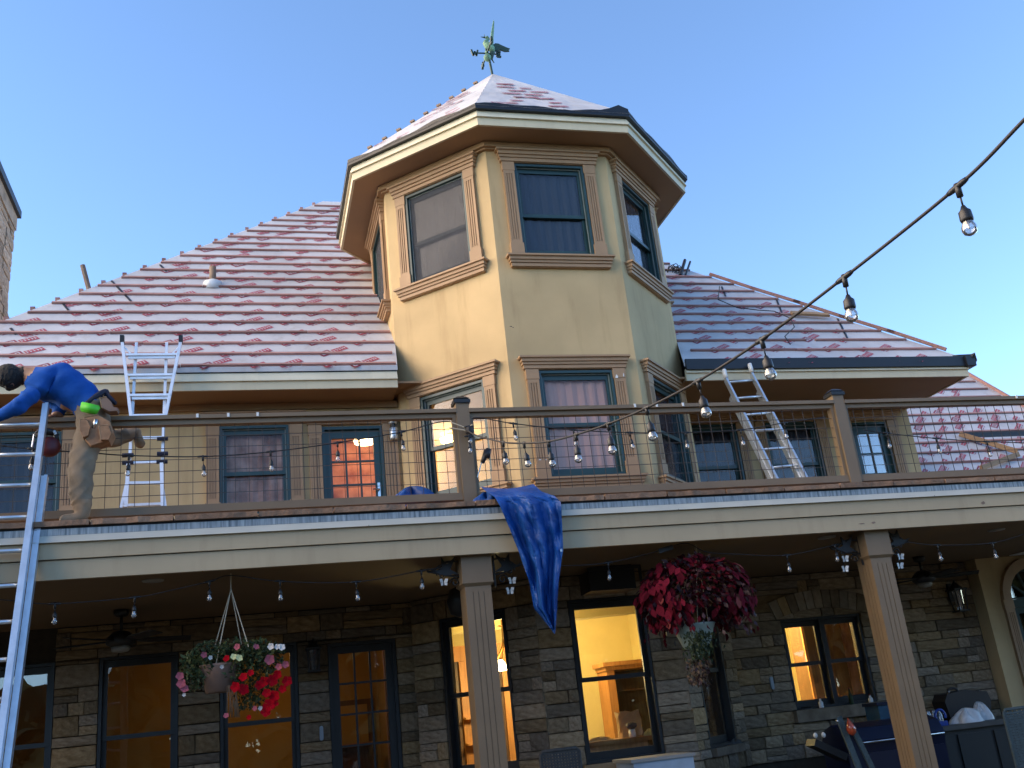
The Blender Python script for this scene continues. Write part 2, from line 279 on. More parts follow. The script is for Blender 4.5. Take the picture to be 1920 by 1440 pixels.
def sash_window(F, uc, hw, z0, z1, fmat, gmat, blind=None, trim=True, zm=None, hdr=None, sill=None, lites=None, casing=(0.005, 0.16), single=False, blind_d=-0.13, screen_side=True, insect=False):
    fm = MT[fmat]; mb = MB(); t = 0.035; dfr = 0.035
    for a, b, c, d in ((uc-hw, uc-hw+t, z0, z1), (uc+hw-t, uc+hw, z0, z1)): mb.fbox(F, a, b, -0.10, dfr, c, d)
    mb.fbox(F, uc-hw+t, uc+hw-t, -0.10, dfr, z1-t, z1); mb.fbox(F, uc-hw+t, uc+hw-t, -0.10, dfr, z0, z0+t)
    w = mb.build('window', fm, house)
    zm = zm or (z0+z1)/2; s = 0.05; i0, i1 = uc-hw+t, uc+hw-t
    def sash(a, b, dep, nm='sash', lit=None):
        m2 = MB(); m2.fbox(F, i0, i0+s, dep-0.03, dep, a, b); m2.fbox(F, i1-s, i1, dep-0.03, dep, a, b)
        bt = 0.085 if a < zm-0.3 and not single else 0.05; tp = 0.075 if b > zm+0.3 else 0.05
        m2.fbox(F, i0+s, i1-s, dep-0.03, dep, a, a+bt); m2.fbox(F, i0+s, i1-s, dep-0.03, dep, b-tp, b)
        if lit:
            for q in range(1, lit[0]): x = i0+s+(i1-i0-2*s)*q/lit[0]; m2.fbox(F, x-0.011, x+0.011, dep-0.025, dep-0.003, a+bt, b-tp)
            for q in range(1, lit[1]): z = a+bt+(b-tp-a-bt)*q/lit[1]; m2.fbox(F, i0+s, i1-s, dep-0.0245, dep-0.0035, z-0.011, z+0.011)
        m2.build(nm, fm, w)
        p = MB(); p.fbox(F, i0+s, i1-s, dep-0.018, dep-0.014, a+bt, b-tp); p.build('pane', MT[gmat], w)
    if single: sash(z0+t, z1-t, -0.035, lit=lites)
    else: sash(zm-0.025, z1-t, -0.030, lit=lites); sash(z0+t, zm+0.025, -0.062, lit=lites)
    if screen_side and fmat == 'green':
        m3 = MB(); m3.fbox(F, i0+0.004, i0+0.016, -0.02, -0.004, z0+t, z1-t); m3.fbox(F, i1-0.016, i1-0.004, -0.02, -0.004, z0+t, z1-t); m3.fbox(F, i0+0.016, i1-0.016, -0.02, -0.006, z1-t-0.014, z1-t-0.002)
        m3.build('screen_track', MT['screen'], w)
    if insect:
        m5 = MB(); m5.fbox(F, i0+0.018, i1-0.018, -0.014, -0.012, z0+t, z1-t); m5.build('insect_screen', MT['mesh'], w)
    if blind:
        m4 = MB(); n = 26
        for q in range(n):   # a hanging cloth in soft folds
            ua, ub = uc-hw+(2*hw)*q/n, uc-hw+(2*hw)*(q+1)/n
            da, db = blind_d+0.012*math.sin(q*1.7), blind_d+0.012*math.sin((q+1)*1.7)
            m4.add([F(ua,da,z0), F(ub,db,z0), F(ub,db,z1), F(ua,da,z1)], [(0,1,2,3)])
        m4.build('blind', MT[blind], w)
    if trim:
        c0, c1 = casing
        rib_pilaster(F, uc-hw-c1, uc-hw-c0, z0, z1+0.015, w); rib_pilaster(F, uc+hw+c0, uc+hw+c1, z0, z1+0.015, w)
        if hdr: cornice(F, uc, hdr[0], hdr[1], hdr[2], w)
        if sill: cornice(F, uc, sill[0], sill[1], sill[2], w, False, 'sill')
    return w

# ---- turret walls
TW_UP = (-0.50, 0.50, 7.625, 9.015); TW_LO = (-0.50, 0.50, 4.60, 5.99); TW_GR = (-0.47, 0.47, 1.30, 3.11)
tw = MB()
for k in range(-3, 5):
    F = octf(k); holes = []
    if k in (-1, 0, 1): holes = [TW_UP, TW_LO]
    if k in (-2, 2): holes = [TW_UP]
    wall(tw, F, -FH, FH, ZC, 9.30, holes, 0.22)
tw.build('turret_wall', MT['stucco'], house)
for k in (-2, -1, 0, 1, 2):
    F = octf(k)
    sash_window(F, 0, 0.50, 7.625, 9.015, 'green', 'glass', blind={-2:'blindblue', -1:'blindgrey', 0:'blindblue', 1:'blindblue', 2:'blindblue'}[k], zm=8.25, hdr=(0.745, 9.03, 9.215), sill=(0.745, 7.44, 7.61), blind_d=-0.10, insect=k in (-1, -2))
for k in (-1, 0, 1):
    F = octf(k)
    sash_window(F, 0, 0.50, 4.60, 5.99, 'green', 'glass', blind={-1:None, 0:'blind', 1:'blindblue'}[k], zm=5.28, hdr=(0.745, 6.005, 6.17), sill=(0.745, 4.43, 4.585), blind_d=-0.10)  # mauve cloth behind the front pane painted as its pinkish reflection
for px_, py_, w_, h_ in ((1156,706,0.022,0.03),(1169,703,0.010,0.03),(1012,862,0.02,0.008),(1023,862,0.014,0.008),(958,612,0.018,0.006),(962,614,0.008,0.006)):
    yy = TY-TA-(0.062 if py_ != 612 and py_ != 614 else 0.001); p = at(px_, py_, yy); mb = MB(); mb.prism([(p.x-w_, yy, p.z-h_*0.6), (p.x+w_*0.7, yy, p.z-h_*0.7), (p.x+w_, yy, p.z+h_*0.2), (p.x, yy, p.z+h_), (p.x-w_*0.5, yy, p.z+h_*0.1)], (0,-0.002,0)); mb.build('paint_chip', MT['white' if py_ > 620 else 'under'], house)
# turret cornice band under the soffit
cb = MB()
for k in range(8):
    for a0, a1, z0, z1 in ((TA, TA+0.10, 9.235, 9.305), (TA, TA+0.055, 9.215, 9.235)):
        v = [octv(k, a0-0.02, z0), octv(k, a1, z0), octv(k+1, a1, z0), octv(k+1, a0-0.02, z0)]; cb.prism(v, (0,0,z1-z0))
cb.build('cornice', MT['soffit'], house)
TE = 2.565
so = MB()
for k in range(8): so.prism([octv(k, TA-0.05, 9.315), octv(k, TE-0.02, 9.315), octv(k+1, TE-0.02, 9.315), octv(k+1, TA-0.05, 9.315)], (0,0,0.03))
so.build('turret_soffit', MT['soffit'], house)
for k in range(8):   # fascia boards, one per side
    fb = MB(); fb.prism([octv(k, TE-0.035, 9.306), octv(k, TE, 9.306), octv(k+1, TE, 9.306), octv(k+1, TE-0.035, 9.306)], (0,0,0.115))
    fo = fb.build('fascia_board', MT['fascia'], house)
    fb = MB(); fb.prism([octv(k, TE-0.03, 9.421), octv(k, TE+0.03, 9.421), octv(k+1, TE+0.03, 9.421), octv(k+1, TE-0.03, 9.421)], (0,0,0.012)); 
    a, b = 9.433, 9.535
    fb.add([octv(k, TE+0.03, a), octv(k+1, TE+0.03, a), octv(k+1, TE-0.005, b), octv(k, TE-0.005, b), octv(k, TE-0.03, a), octv(k+1, TE-0.03, a), octv(k+1, TE-0.03, b), octv(k, TE-0.03, b)], [(0,1,2,3),(3,2,6,7),(4,7,6,5),(0,4,5,1),(0,3,7,4),(1,5,6,2)])
    fb.build('fascia_lip', MT['fascia_lip'], fo)

# ---- turret roof: eight membrane faces, battens under the sheet, print, black wavy underlay edge
APEX = Vector((TX, TY, 12.10)); ZE = 9.57; TRA = 2.63
troof = MB()
NR = 11
def tpt(k, s, t, lift=0.0):     # s across 0..1, t up 0..1
    a, b = octv(k-1, TRA, ZE), octv(k, TRA, ZE); p = a.lerp(b, s).lerp(APEX, t); return p + Vector((0,0,lift))
for k in range(8):
    NS = 14
    for i in range(NR*4):
        for j in range(NS):
            q = []
            for s, t in ((j/NS, i/(NR*4)), ((j+1)/NS, i/(NR*4)), ((j+1)/NS, (i+1)/(NR*4)), (j/NS, (i+1)/(NR*4))):
                ridge = max(0, math.cos((t*NR-0.45)*2*math.pi))**6*(0.018 if k in (0, 1, 7) else 0.03)*(1-t)
                wr = 0.010*math.sin(s*31+k*2+t*9)*math.sin(t*23+s*7)*(1-t)*(0 if s in (0, 1) else 1)
                if k in (0, 1) : ridge *= 0.25
                q.append(tpt(k, s, t, ridge+wr))
            troof.add(q, [(0,1,2,3)])
tr = troof.build('turret_roof', MT['membrane'], house, smooth=True, fix=False)
ed = MB()
for k in range(8):
    n = 16
    for j in range(n):
        def ee(s): 
            w = 0.018*math.sin(s*8+k*3)+0.012*math.sin(s*19+k)
            bump = 0.10*math.exp(-((s-0.93)/0.06)**2) if k == 0 else 0
            p = octv(k-1, TE+0.06, 0).lerp(octv(k, TE+0.06, 0), s); return p, w, bump
        (p0, w0, b0), (p1, w1, b1) = ee(j/n), ee((j+1)/n)
        zb = 9.525
        ed.add([(p0.x,p0.y,zb),(p1.x,p1.y,zb),(p1.x,p1.y,9.60+w1+b1),(p0.x,p0.y,9.60+w0+b0)], [(0,1,2,3)])
        c0 = Vector((TX,TY,0)); i0 = p0.lerp(c0, 0.06); i1 = p1.lerp(c0, 0.06)
        ed.add([(p0.x,p0.y,9.60+w0+b0),(p1.x,p1.y,9.60+w1+b1),(i1.x,i1.y,9.60),(i0.x,i0.y,9.60)], [(0,1,2,3)])
        ed.add([(p0.x,p0.y,zb),(p1.x,p1.y,zb),(i1.x,i1.y,zb),(i0.x,i0.y,zb)], [(0,1,2,3)])
ed.build('underlay_edge', MT['under'], tr)
for k in (-2, -1):             # batten ends standing proud along the left hip
    for i in range(1, NR-1):
        t = (i+0.45)/NR; a = tpt(k%8, 0.0, t, 0.03); b = tpt(k%8, 1.0, t, 0.03); d = (b-a).normalized()
        bb = MB(); bb.beam(a-d*0.025, a+d*0.05, 0.04, 0.03); bb.build('batten', MT['pipe'], tr)

# ---- main hip roof, 45 degrees
RX0, RX1, RY, RZ0, Y0E = 0.44, 3.87, 8.5, 6.305, 2.70
YE = 2.765                       # where the membrane stops, just behind the fascia lip
def rz(y): return RZ0 + (y - Y0E)
HX0, HX1 = RX0-(RY-Y0E), RX1+(RY-Y0E)
c8 = FH; n_ = TA
notch = [(TX-n_+(YW*0), 0)]
oc = [(TX-TA-0.07, YE), (TX-TA, TY-c8), (TX-TA, TY+c8), (TX-c8, TY+TA), (TX+c8, TY+TA), (TX+TA, TY+c8), (TX+TA, TY-c8), (TX+TA-0.20, YE)]
poly = [(HX0+0.065, YE)] + oc + [(HX1-0.065, YE), (RX1, RY), (RX0, RY)]
rf = MB(); th = 0.06
rf.prism([(x, y, rz(y)-th) for x, y in poly], (0, 0, th))
YB = 2*RY-Y0E
rf.prism([(HX0, Y0E, RZ0-th), (RX0, RY, rz(RY)-th), (HX0, YB, RZ0-th)], (0,0,th)); rf.prism([(HX1, Y0E, RZ0-th), (HX1, YB, RZ0-th), (RX1, RY, rz(RY)-th)], (0,0,th))
rf.prism([(HX0, YB, RZ0-th), (RX0, RY, rz(RY)-th), (RX1, RY, rz(RY)-th), (HX1, YB, RZ0-th)], (0,0,th))
roof = rf.build('roof', MT['membrane'], house)
SP = 0.3665/math.sqrt(2)       # batten pitch measured in plan
def turret_cut(y):             # plan X range of the turret at depth y
    if y < TY-TA or y > TY+TA: return None
    e = TA+(0.07 if y < TY-c8 else 0) if (abs(y-TY) <= c8 or y < TY) else TA-(abs(y-TY)-c8)
    return TX-e, TX+e
def batten(x0, x1, y, parent, zfun=rz, nm='batten', m='batten', w=0.042, h=0.031):
    jig = R_.uniform(-0.004, 0.004); s = math.sqrt(0.5); n = Vector((0,-s,s)); t = Vector((0,s,s))
    a = Vector((x0, y+jig, zfun(y+jig))) + n*(h/2); b = Vector((x1, y-jig, zfun(y-jig))) + n*(h/2)
    mb = MB(); mb.beam(a, b, w, h, up=n); return mb.build(nm, MT[m], parent)
i = 0
while True:
    y = Y0E + 0.085 + i*SP
    if y > RY-0.02: break
    xl = RX0-(RY-y)+0.03+R_.uniform(-0.02, 0.05); xr = RX1+(RY-y)-0.03-R_.uniform(-0.02, 0.06); tc = turret_cut(y+0.02)
    segs = [(xl, tc[0]-0.01), (tc[1]+0.01, xr)] if tc else [(xl, xr)]
    for si, (a, b) in enumerate(segs):
        right = si == 1
        if right and i == 0: continue
        cut = a + (b-a)*R_.uniform(0.25, 0.8)
        if b-a > 3.0:
            gap = 0.0 if not right else R_.choice([0.0, 0.0, 0.16]); x_a = a; yy = y
            while b-x_a > 0.01:
                ln = R_.uniform(1.1, 2.6); x_b = b if b-x_a-ln < 0.7 else x_a+ln
                batten(x_a, x_b-0.006, yy, roof); x_a = x_b + (gap if abs(x_b-cut) < 1.0 else 0); yy = y+R_.uniform(-0.010, 0.010); gap = 0 if x_a > cut else gap
        else: batten(a, b, y, roof)
    i += 1
# stripped strips of old roofing against the turret, hip boards and the pale starter strip
def hip_pt(t): return Vector((HX1, Y0E, RZ0)).lerp(Vector((RX1, RY, rz(RY))), t)
for k in range(5):            # overlapping hip boards near the right eave
    t0 = 0.045+k*0.082; hipb = MB(); hipb.beam(hip_pt(t0)+Vector((0.01,0,0.045+0.012*(k % 2))), hip_pt(t0+0.094)+Vector((0.01,0,0.045+0.012*((k+1) % 2))), 0.045, 0.05); hipb.build('hip_board', MT['batten'], roof)
for k in range(24):           # batten stubs of the side slopes peeping over the hips
    y = Y0E+0.2+k*SP
    if y < RY: hb = MB(); hb.box(RX0-(RY-y)-0.06, RX0-(RY-y)+0.0, y, y+0.05, rz(y)-0.01, rz(y)+0.035); hb.build('batten_stub', MT['batten'], roof)

# print on the membrane: slanted red blocks with pale strokes
def logo(mb, P, kind, s):
    # P(a,b) maps logo plane metres to 3-D a few millimetres proud of the sheet
    def quad(a0, a1, b0, b1, mi, sk=0.0, off=0.0):
        mb.add([P(a0, b0, off), P(a1, b0, off), P(a1+sk, b1, off), P(a0+sk, b1, off)], [(0,1,2,3)], mi)
    if kind == 0:      # dark block with two pale figures and a lettered band
        quad(0, 0.17*s, 0, 0.13*s, 1)
        for x in (0.025, 0.095):
            quad((x)*s, (x+0.014)*s, 0.025*s, 0.105*s, 2, 0, 0.002); quad((x+0.036)*s, (x+0.05)*s, 0.025*s, 0.105*s, 2, 0, 0.002)
            quad((x+0.014)*s, (x+0.036)*s, 0.091*s, 0.105*s, 2, 0, 0.002); quad((x+0.014)*s, (x+0.036)*s, 0.025*s, 0.039*s, 2, 0, 0.002)
        quad(0.19*s, 0.40*s, 0.01*s, 0.10*s, 0)
        for x in (0.205, 0.245, 0.285, 0.325, 0.36):
            quad(x*s, (x+0.010)*s, 0.028*s, 0.085*s, 2, 0, 0.002); quad((x+0.010)*s, (x+0.024)*s, 0.052*s, 0.062*s, 2, 0, 0.002)
    elif kind == 1:    # small outlined badge
        quad(0, 0.20*s, 0, 0.075*s, 0)
        for x in (0.02, 0.065, 0.11, 0.155): quad(x*s, (x+0.028)*s, 0.03*s, 0.045*s, 2, 0, 0.002)
        quad(0.0, 0.08*s, -0.03*s, -0.02*s, 1); quad(0.11*s, 0.18*s, -0.03*s, -0.02*s, 1)
    else:              # striped block with fine lines under it
        quad(0, 0.30*s, 0, 0.012*s, 1); quad(0, 0.30*s, 0.018*s, 0.10*s, 0)
        for q in range(7): quad((0.02+q*0.04)*s, (0.034+q*0.04)*s, 0.035*s, 0.085*s, 2, 0, 0.002)
        for q in range(5): quad((0.02+q*0.055)*s, (0.06+q*0.055)*s, -0.035*s, -0.022*s, 0)
pr_ = MB()
def front_logo(x, v, kind, ang, s, zf, y0):
    ca, sa = math.cos(ang), math.sin(ang)
    def P(a, b, off):
        xx = x + a*ca - b*sa; vv = v + a*sa + b*ca; y = y0 + vv*math.sqrt(0.5); r = math.sqrt(0.5)*(0.004+off)
        return (xx, y - r, zf(y) + r)
    logo(pr_, P, kind, s)
row = 0; v = 0.05
while v < 8.0:
    x = HX0 + (0.23*row) % 0.5; c = row
    while x < HX1:
        y = Y0E + (v+0.15)*math.sqrt(0.5); ok = RX0-(RY-y)+0.15 < x < RX1+(RY-y)-0.5 and y < RY-0.15
        tc = turret_cut(min(max(y, TY-TA), TY+TA))
        if ok and y < TY+TA and tc and tc[0]-0.42 < x < tc[1]+0.05: ok = False
        if ok and R_.random() < 0.9: front_logo(x, v+R_.uniform(-0.02,0.02), (0, 1, 2, 1)[c % 4], 0.62+R_.uniform(-0.03,0.03), 1.12, rz, Y0E)
        x += (0.60, 0.36, 0.55, 0.36)[c % 4]; c += 1
    v += 0.36; row += 1
o = pr_.build('membrane_print', [MT['print_'], MT['print_dk'], MT['membrane']], roof, fix=False); o['kind'] = 'stuff'
pr_ = MB()
for k in (-1, 0):
    a, b = octv(k-1, TRA, ZE), octv(k, TRA, ZE); u = (b-a).normalized(); mid = (a+b)/2; up = (APEX-mid).normalized(); nn = u.cross(up).normalized()
    for q in range(18):
        t = 0.035+0.095*(q//2); w = (b-a).length*(1-t)/2; lo_, hi_ = -w*0.93, w*0.93-0.42; x = lo_+(hi_-lo_)*((q % 2)*0.5+R_.uniform(0.0, 0.5))
        if w < 0.40 or hi_ < lo_: continue
        ang = R_.choice([0.25, 0.2, 0.3]); ca, sa = math.cos(ang), math.sin(ang)
        base = mid + up*((APEX-mid).length*t) + u*x
        logo(pr_, lambda aa, bb, off, base=base, ca=ca, sa=sa: tuple(base + u*(aa*ca-bb*sa) + up*(aa*sa+bb*ca) + nn*(0.016+off)), R_.choice([0, 2, 1, 0]), 0.98)
o = pr_.build('membrane_print', [MT['print_'], MT['print_dk'], MT['membrane']], tr, fix=False); o['kind'] = 'stuff'

# eaves: left and right fascia, lip, black underlay on the right, soffits
def eave(x0, x1, yf, zb, zt, black, yb, zs):
    mb = MB(); mb.box(x0, x1, yf, yf+0.035, zb, zb+0.11); f = mb.build('fascia_board', MT['fascia'], house)
    m2 = MB(); m2.box(x0, x1, yf-0.03, yf+0.03, zb+0.11, zb+0.122)
    m2.add([(x0,yf-0.03,zb+0.122),(x1,yf-0.03,zb+0.122),(x1,yf-0.002,zt),(x0,yf-0.002,zt),(x0,yf+0.03,zb+0.122),(x1,yf+0.03,zb+0.122),(x1,yf+0.03,zt),(x0,yf+0.03,zt)], [(0,1,2,3),(3,2,6,7),(4,7,6,5),(0,4,5,1),(0,3,7,4),(1,5,6,2)])
    m2.build('fascia_lip', MT['fascia_lip'], f)
    m3 = MB()
    if black: m3.box(x0, x1+0.05, yf-0.06, yf-0.022, zt-0.02, zt+0.135); m3.build('underlay_edge', MT['under'], f)
    else:
        m3.box(x0, x1, yf-0.02, yf+0.05, zt+0.012, zt+0.045); m3.build('starter_strip', MT['lead'], f)
        m5 = MB(); m5.box(x0, x1, yf-0.012, yf+0.02, zt+0.0005, zt+0.0115); m5.build('painted_shade_gap', MT['under'], f)  # solid black bar, shade between lip and starter strip put into its colour
    m4 = MB(); m4.box(x0, x1, yf+0.036, yb, zs, zs+0.03); m4.build('soffit', MT['soffit'], f)
    return f
eave(HX0, 0.80, 2.79, 6.078, 6.30, False, YW, 6.09)
fr_ = eave(4.88, 9.565, 2.79, 6.105, 6.275, True, YR+0.3, 6.118)
mb = MB(); mb.box(9.53, 9.566, 2.826, 9.0, 6.105, 6.274); mb.build('fascia_board', MT['fascia'], house)
mb = MB(); mb.add([(9.50,2.73,6.25),(9.64,2.71,6.24),(9.70,2.70,6.33),(9.66,2.66,6.44),(9.62,2.70,6.43),(9.45,2.80,6.46),(9.40,2.85,6.47)], [(0,1,2),(0,2,3),(0,3,4),(0,4,5),(0,5,6)]); mb.build('underlay_flap', MT['under'], fr_, fix=False)
mb = MB(); mb.box(9.50, 9.66, 2.69, 2.80, 6.25, 6.40); mb.build('underlay_corner', MT['under'], fr_)

# ---- upper walls
UL_H = [(-4.25, -3.30, 4.62, 5.78), (-1.445, -0.575, 4.62, 5.79), (-0.158, 0.644, 3.88, 5.75)]
UR_H = [(5.50, 6.36, 4.62, 5.93), (6.86, 7.79, 4.62, 5.93), (8.42, 9.10, 3.88, 5.90)]
uw = MB(); wall(uw, FL, -4.9, 0.90, ZC+0.46, 6.089, UL_H); uw.build('upper_wall', MT['stucco'], house)
uw = MB(); wall(uw, FR, 4.9, 9.57, ZC+0.46, 6.117, UR_H); uw.box(9.32, 9.5695, YR+0.2505, 12, ZC+0.46, 6.117); uw.build('upper_wall', MT['stucco'], house)
mb = MB(); mb.fbox(FL, -4.9, 0.86, 0, 0.04, 6.0, 6.089); mb.build('frieze', MT['soffit'], house)
sash_window(FL, -3.775, 0.475, 4.62, 5.78, 'green', 'glass', 'blindblue', zm=5.17, hdr=(0.70, 5.80, 5.95))
sash_window(FL, -1.01, 0.435, 4.62, 5.79, 'green', 'glass', 'rust', zm=5.17, hdr=(0.66, 5.81, 5.96), sill=(0.66, 4.47, 4.61))  # rust cloth here colours in the pinkish reflections on the panes
def glazed_door(F, uc, hw, z0, z1, fmat, gmat, cols, rows, trim=True, blind=None, gz=None):
    mb = MB(); t = 0.04
    mb.fbox(F, uc-hw, uc-hw+t, -0.12, 0.02, z0, z1); mb.fbox(F, uc+hw-t, uc+hw, -0.12, 0.02, z0, z1); mb.fbox(F, uc-hw+t, uc+hw-t, -0.12, 0.02, z1-t, z1)
    d = mb.build('door', MT[fmat], house)
    lf = MB(); s = 0.085; i0, i1 = uc-hw+t, uc+hw-t; za, zb = (z0+0.28, z1-t-0.10) if not gz else gz
    lf.fbox(F, i0, i0+s, -0.08, -0.035, z0, z1-t); lf.fbox(F, i1-s, i1, -0.08, -0.035, z0, z1-t); lf.fbox(F, i0+s, i1-s, -0.08, -0.035, zb, z1-t); lf.fbox(F, i0+s, i1-s, -0.08, -0.035, z0, za)
    lf.build('leaf', MT[fmat], d)
    mu = MB()
    for q in range(1, cols): x = i0+s+(i1-i0-2*s)*q/cols; mu.fbox(F, x-0.012, x+0.012, -0.07, -0.04, za, zb)
    for q in range(1, rows): z = za+(zb-za)*q/rows; mu.fbox(F, i0+s, i1-s, -0.069, -0.041, z-0.012, z+0.012)
    mu.build('muntin', MT[fmat], d)
    for q in range(cols):
        for r in range(rows):
            p = MB(); a = i0+s+(i1-i0-2*s)*q/cols; b = i0+s+(i1-i0-2*s)*(q+1)/cols; c = za+(zb-za)*r/rows; e = za+(zb-za)*(r+1)/rows
            p.fbox(F, a, b, -0.058, -0.054, c, e); p.build('pane', MT[gmat], d)
    h = MB(); h.tube([F(i1-0.045, -0.03, z0+1.0), F(i1-0.045, 0.02, z0+1.0), F(i1-0.13, 0.03, z0+1.0)], 0.011, 6); h.fbox(F, i1-0.062, i1-0.028, -0.036, -0.028, z0+0.9, z0+1.1); h.build('handle', MT['steel'], d)
    if blind:
        m4 = MB(); m4.fbox(F, i0, i1, -0.20, -0.19, z0, z1); m4.build('blind', MT[blind], d)
    if trim:
        rib_pilaster(F, uc-hw-0.165, uc-hw-0.005, z0, z1+0.015, d); rib_pilaster(F, uc+hw+0.005, uc+hw+0.19, z0, z1+0.015, d); cornice(F, uc, hw+0.24, z1+0.02, z1+0.17, d)
    return d
glazed_door(FL, 0.243, 0.401, 3.88, 5.75, 'green', 'glass', 3, 5, blind=None, gz=(4.02, 5.60))
sash_window(FR, 5.93, 0.43, 4.62, 5.93, 'green', 'glass', 'blindblue', zm=5.25, hdr=(0.62, 5.945, 6.08))
sash_window(FR, 7.325, 0.465, 4.62, 5.93, 'green', 'glass', 'blindblue', zm=5.25, hdr=(0.65, 5.945, 6.08))
glazed_door(FR, 8.76, 0.34, 3.88, 5.90, 'green', 'glass_hi', 2, 5, blind='blindgrey', gz=(4.02, 5.72))

# ---- deck slab, porch ceiling, beam, flashing, paver edge
DX0, DX1 = -6.0, 12.5
mb = MB(); mb.box(DX0, DX1, 0.09, YR+0.1, ZC+0.012, ZD-0.05); deck = mb.build('deck', MT['dark'], house)
mb = MB(); mb.box(DX0, DX1, 0.30, YR+0.1, ZD-0.048, ZD-0.004); mb.build('deck_floor', MT['paver'], deck)
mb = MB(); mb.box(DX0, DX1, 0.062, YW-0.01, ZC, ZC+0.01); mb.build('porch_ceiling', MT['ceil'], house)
mb = MB(); mb.box(DX0, DX1, 0.012, 0.06, 3.376, 3.542); beam = mb.build('beam', MT['beam'], house)
mb = MB(); mb.box(DX0, DX1, -0.012, 0.06, 3.550, 3.690); mb.build('beam_board', MT['beam'], beam)
mb = MB(); mb.add([(DX0,-0.045,3.691),(DX1,-0.045,3.691),(DX1,-0.014,3.755),(DX0,-0.014,3.755),(DX0,0.06,3.691),(DX1,0.06,3.691),(DX1,0.06,3.755),(DX0,0.06,3.755)], [(0,1,2,3),(3,2,6,7),(4,7,6,5),(0,4,5,1),(0,3,7,4),(1,5,6,2)]); mb.build('beam_lip', MT['beam_lip'], beam)
mb = MB(); mb.box(DX0, DX1, -0.012, 0.085, 3.757, 3.815); mb.build('flashing', MT['zinc'], beam)
mb = MB(); mb.box(DX0, DX1, -0.005, 0.088, 3.8155, 3.835); mb.build('painted_shade_gap', MT['dark'], beam)  # filled strip coloured dark as the shade of the recess under the pavers
x = -5.2
px = [173, 328, 484, 625, 762, 893, 1018, 1140, 1260, 1375, 1488, 1597, 1703, 1805, 1905]
js = [-5.6, -4.85, -4.1, -3.3] + [atz(p, 962-0.06*(p-600), 3.85).x for p in px] + [9.9, 10.6, 11.3, 12.0]
for a, b in zip(js, js[1:]):
    mb = MB(); n = 7; top = 3.884+R_.uniform(-0.005, 0.006); bot = 3.836
    pts = []
    for q in range(n+1): pts.append((a+0.008+(b-a-0.016)*q/n, -0.035+R_.uniform(-0.014, 0.012)))
    poly = [(x_, y_, bot) for x_, y_ in pts] + [(b-0.008, 0.42, bot), (a+0.008, 0.42, bot)]
    mb.prism(poly, (0, 0, top-bot)); mb.build('paver', MT['paver'], deck)

for px_, py_, w_, h_ in ((1843,943,0.030,0.020),(1640,979,0.028,0.012),(1618,981,0.04,0.006),(895,970,0.016,0.012),(362,995,0.03,0.008),(1555,932,0.012,0.012)):
    p = at(px_, py_, -0.013); yy = -0.0135 if p.z > 3.546 else 0.0105
    mb = MB(); mb.prism([(p.x-w_, yy, p.z), (p.x-w_*0.2, yy, p.z-h_), (p.x+w_, yy, p.z-h_*0.3), (p.x+w_*0.5, yy, p.z+h_), (p.x-w_*0.4, yy, p.z+h_*0.6)], (0, -0.0015, 0)); mb.build('bare_fleck', MT['pipe'], beam)
for px_ in (691, 1270, 1748):
    p = at(px_, 985-0.062*(px_-691), -0.03); mb = MB(); mb.box(p.x-0.002, p.x+0.002, -0.0465, -0.012, 3.692, 3.70); mb.build('board_joint', MT['dark'], beam)
# ---- columns with capitals
def column(x0):
    w = 0.255; y0 = 0.12; mb = MB(); mb.box(x0+0.006, x0+w-0.006, y0+0.006, y0+w-0.006, 0.0, 3.09)
    c = mb.build('column', MT['rail'], house); fl = MB()
    for side in range(4):
        o_ = [(x0, y0), (x0+w, y0), (x0+w, y0+w), (x0, y0+w)][side]; u = [(1,0,0),(0,1,0),(-1,0,0),(0,-1,0)][side]; nn = [(0,-1,0),(1,0,0),(0,1,0),(-1,0,0)][side]
        F = frame((o_[0], o_[1], 0), u, nn)
        gs = [0.075, 0.1275, 0.18]; e = [0.0005]+[q for g_ in gs for q in (g_-0.004, g_+0.004)]+[w-0.0005]
        for a, b in zip(e[::2], e[1::2]): fl.fbox(F, a, b, -0.0065, 0, 0.3, 3.03)
        fl.fbox(F, 0.0005, w-0.0005, -0.0065, 0, 3.03, 3.09); fl.fbox(F, 0.0005, w-0.0005, -0.0065, 0, 0.0, 0.3)
    fl.build('fluting', MT['rail'], c)
    cp = MB(); e = 0.022
    cp.box(x0-e, x0+w+e, y0-e, y0+w+e, 3.125, 3.399)
    cp.add([(x0,y0,3.085),(x0+w,y0,3.085),(x0+w,y0+w,3.085),(x0,y0+w,3.085),(x0-e-0.008,y0-e-0.008,3.115),(x0+w+e+0.008,y0-e-0.008,3.115),(x0+w+e+0.008,y0+w+e+0.008,3.115),(x0-e-0.008,y0+w+e+0.008,3.115)], [(0,3,2,1),(4,5,6,7),(0,1,5,4),(1,2,6,5),(2,3,7,6),(3,0,4,7)])
    cp.box(x0-e-0.008, x0+w+e+0.008, y0-e-0.008, y0+w+e+0.008, 3.115, 3.126)
    cp.build('capital', MT['rail'], c); return c
column(0.890); column(5.335)

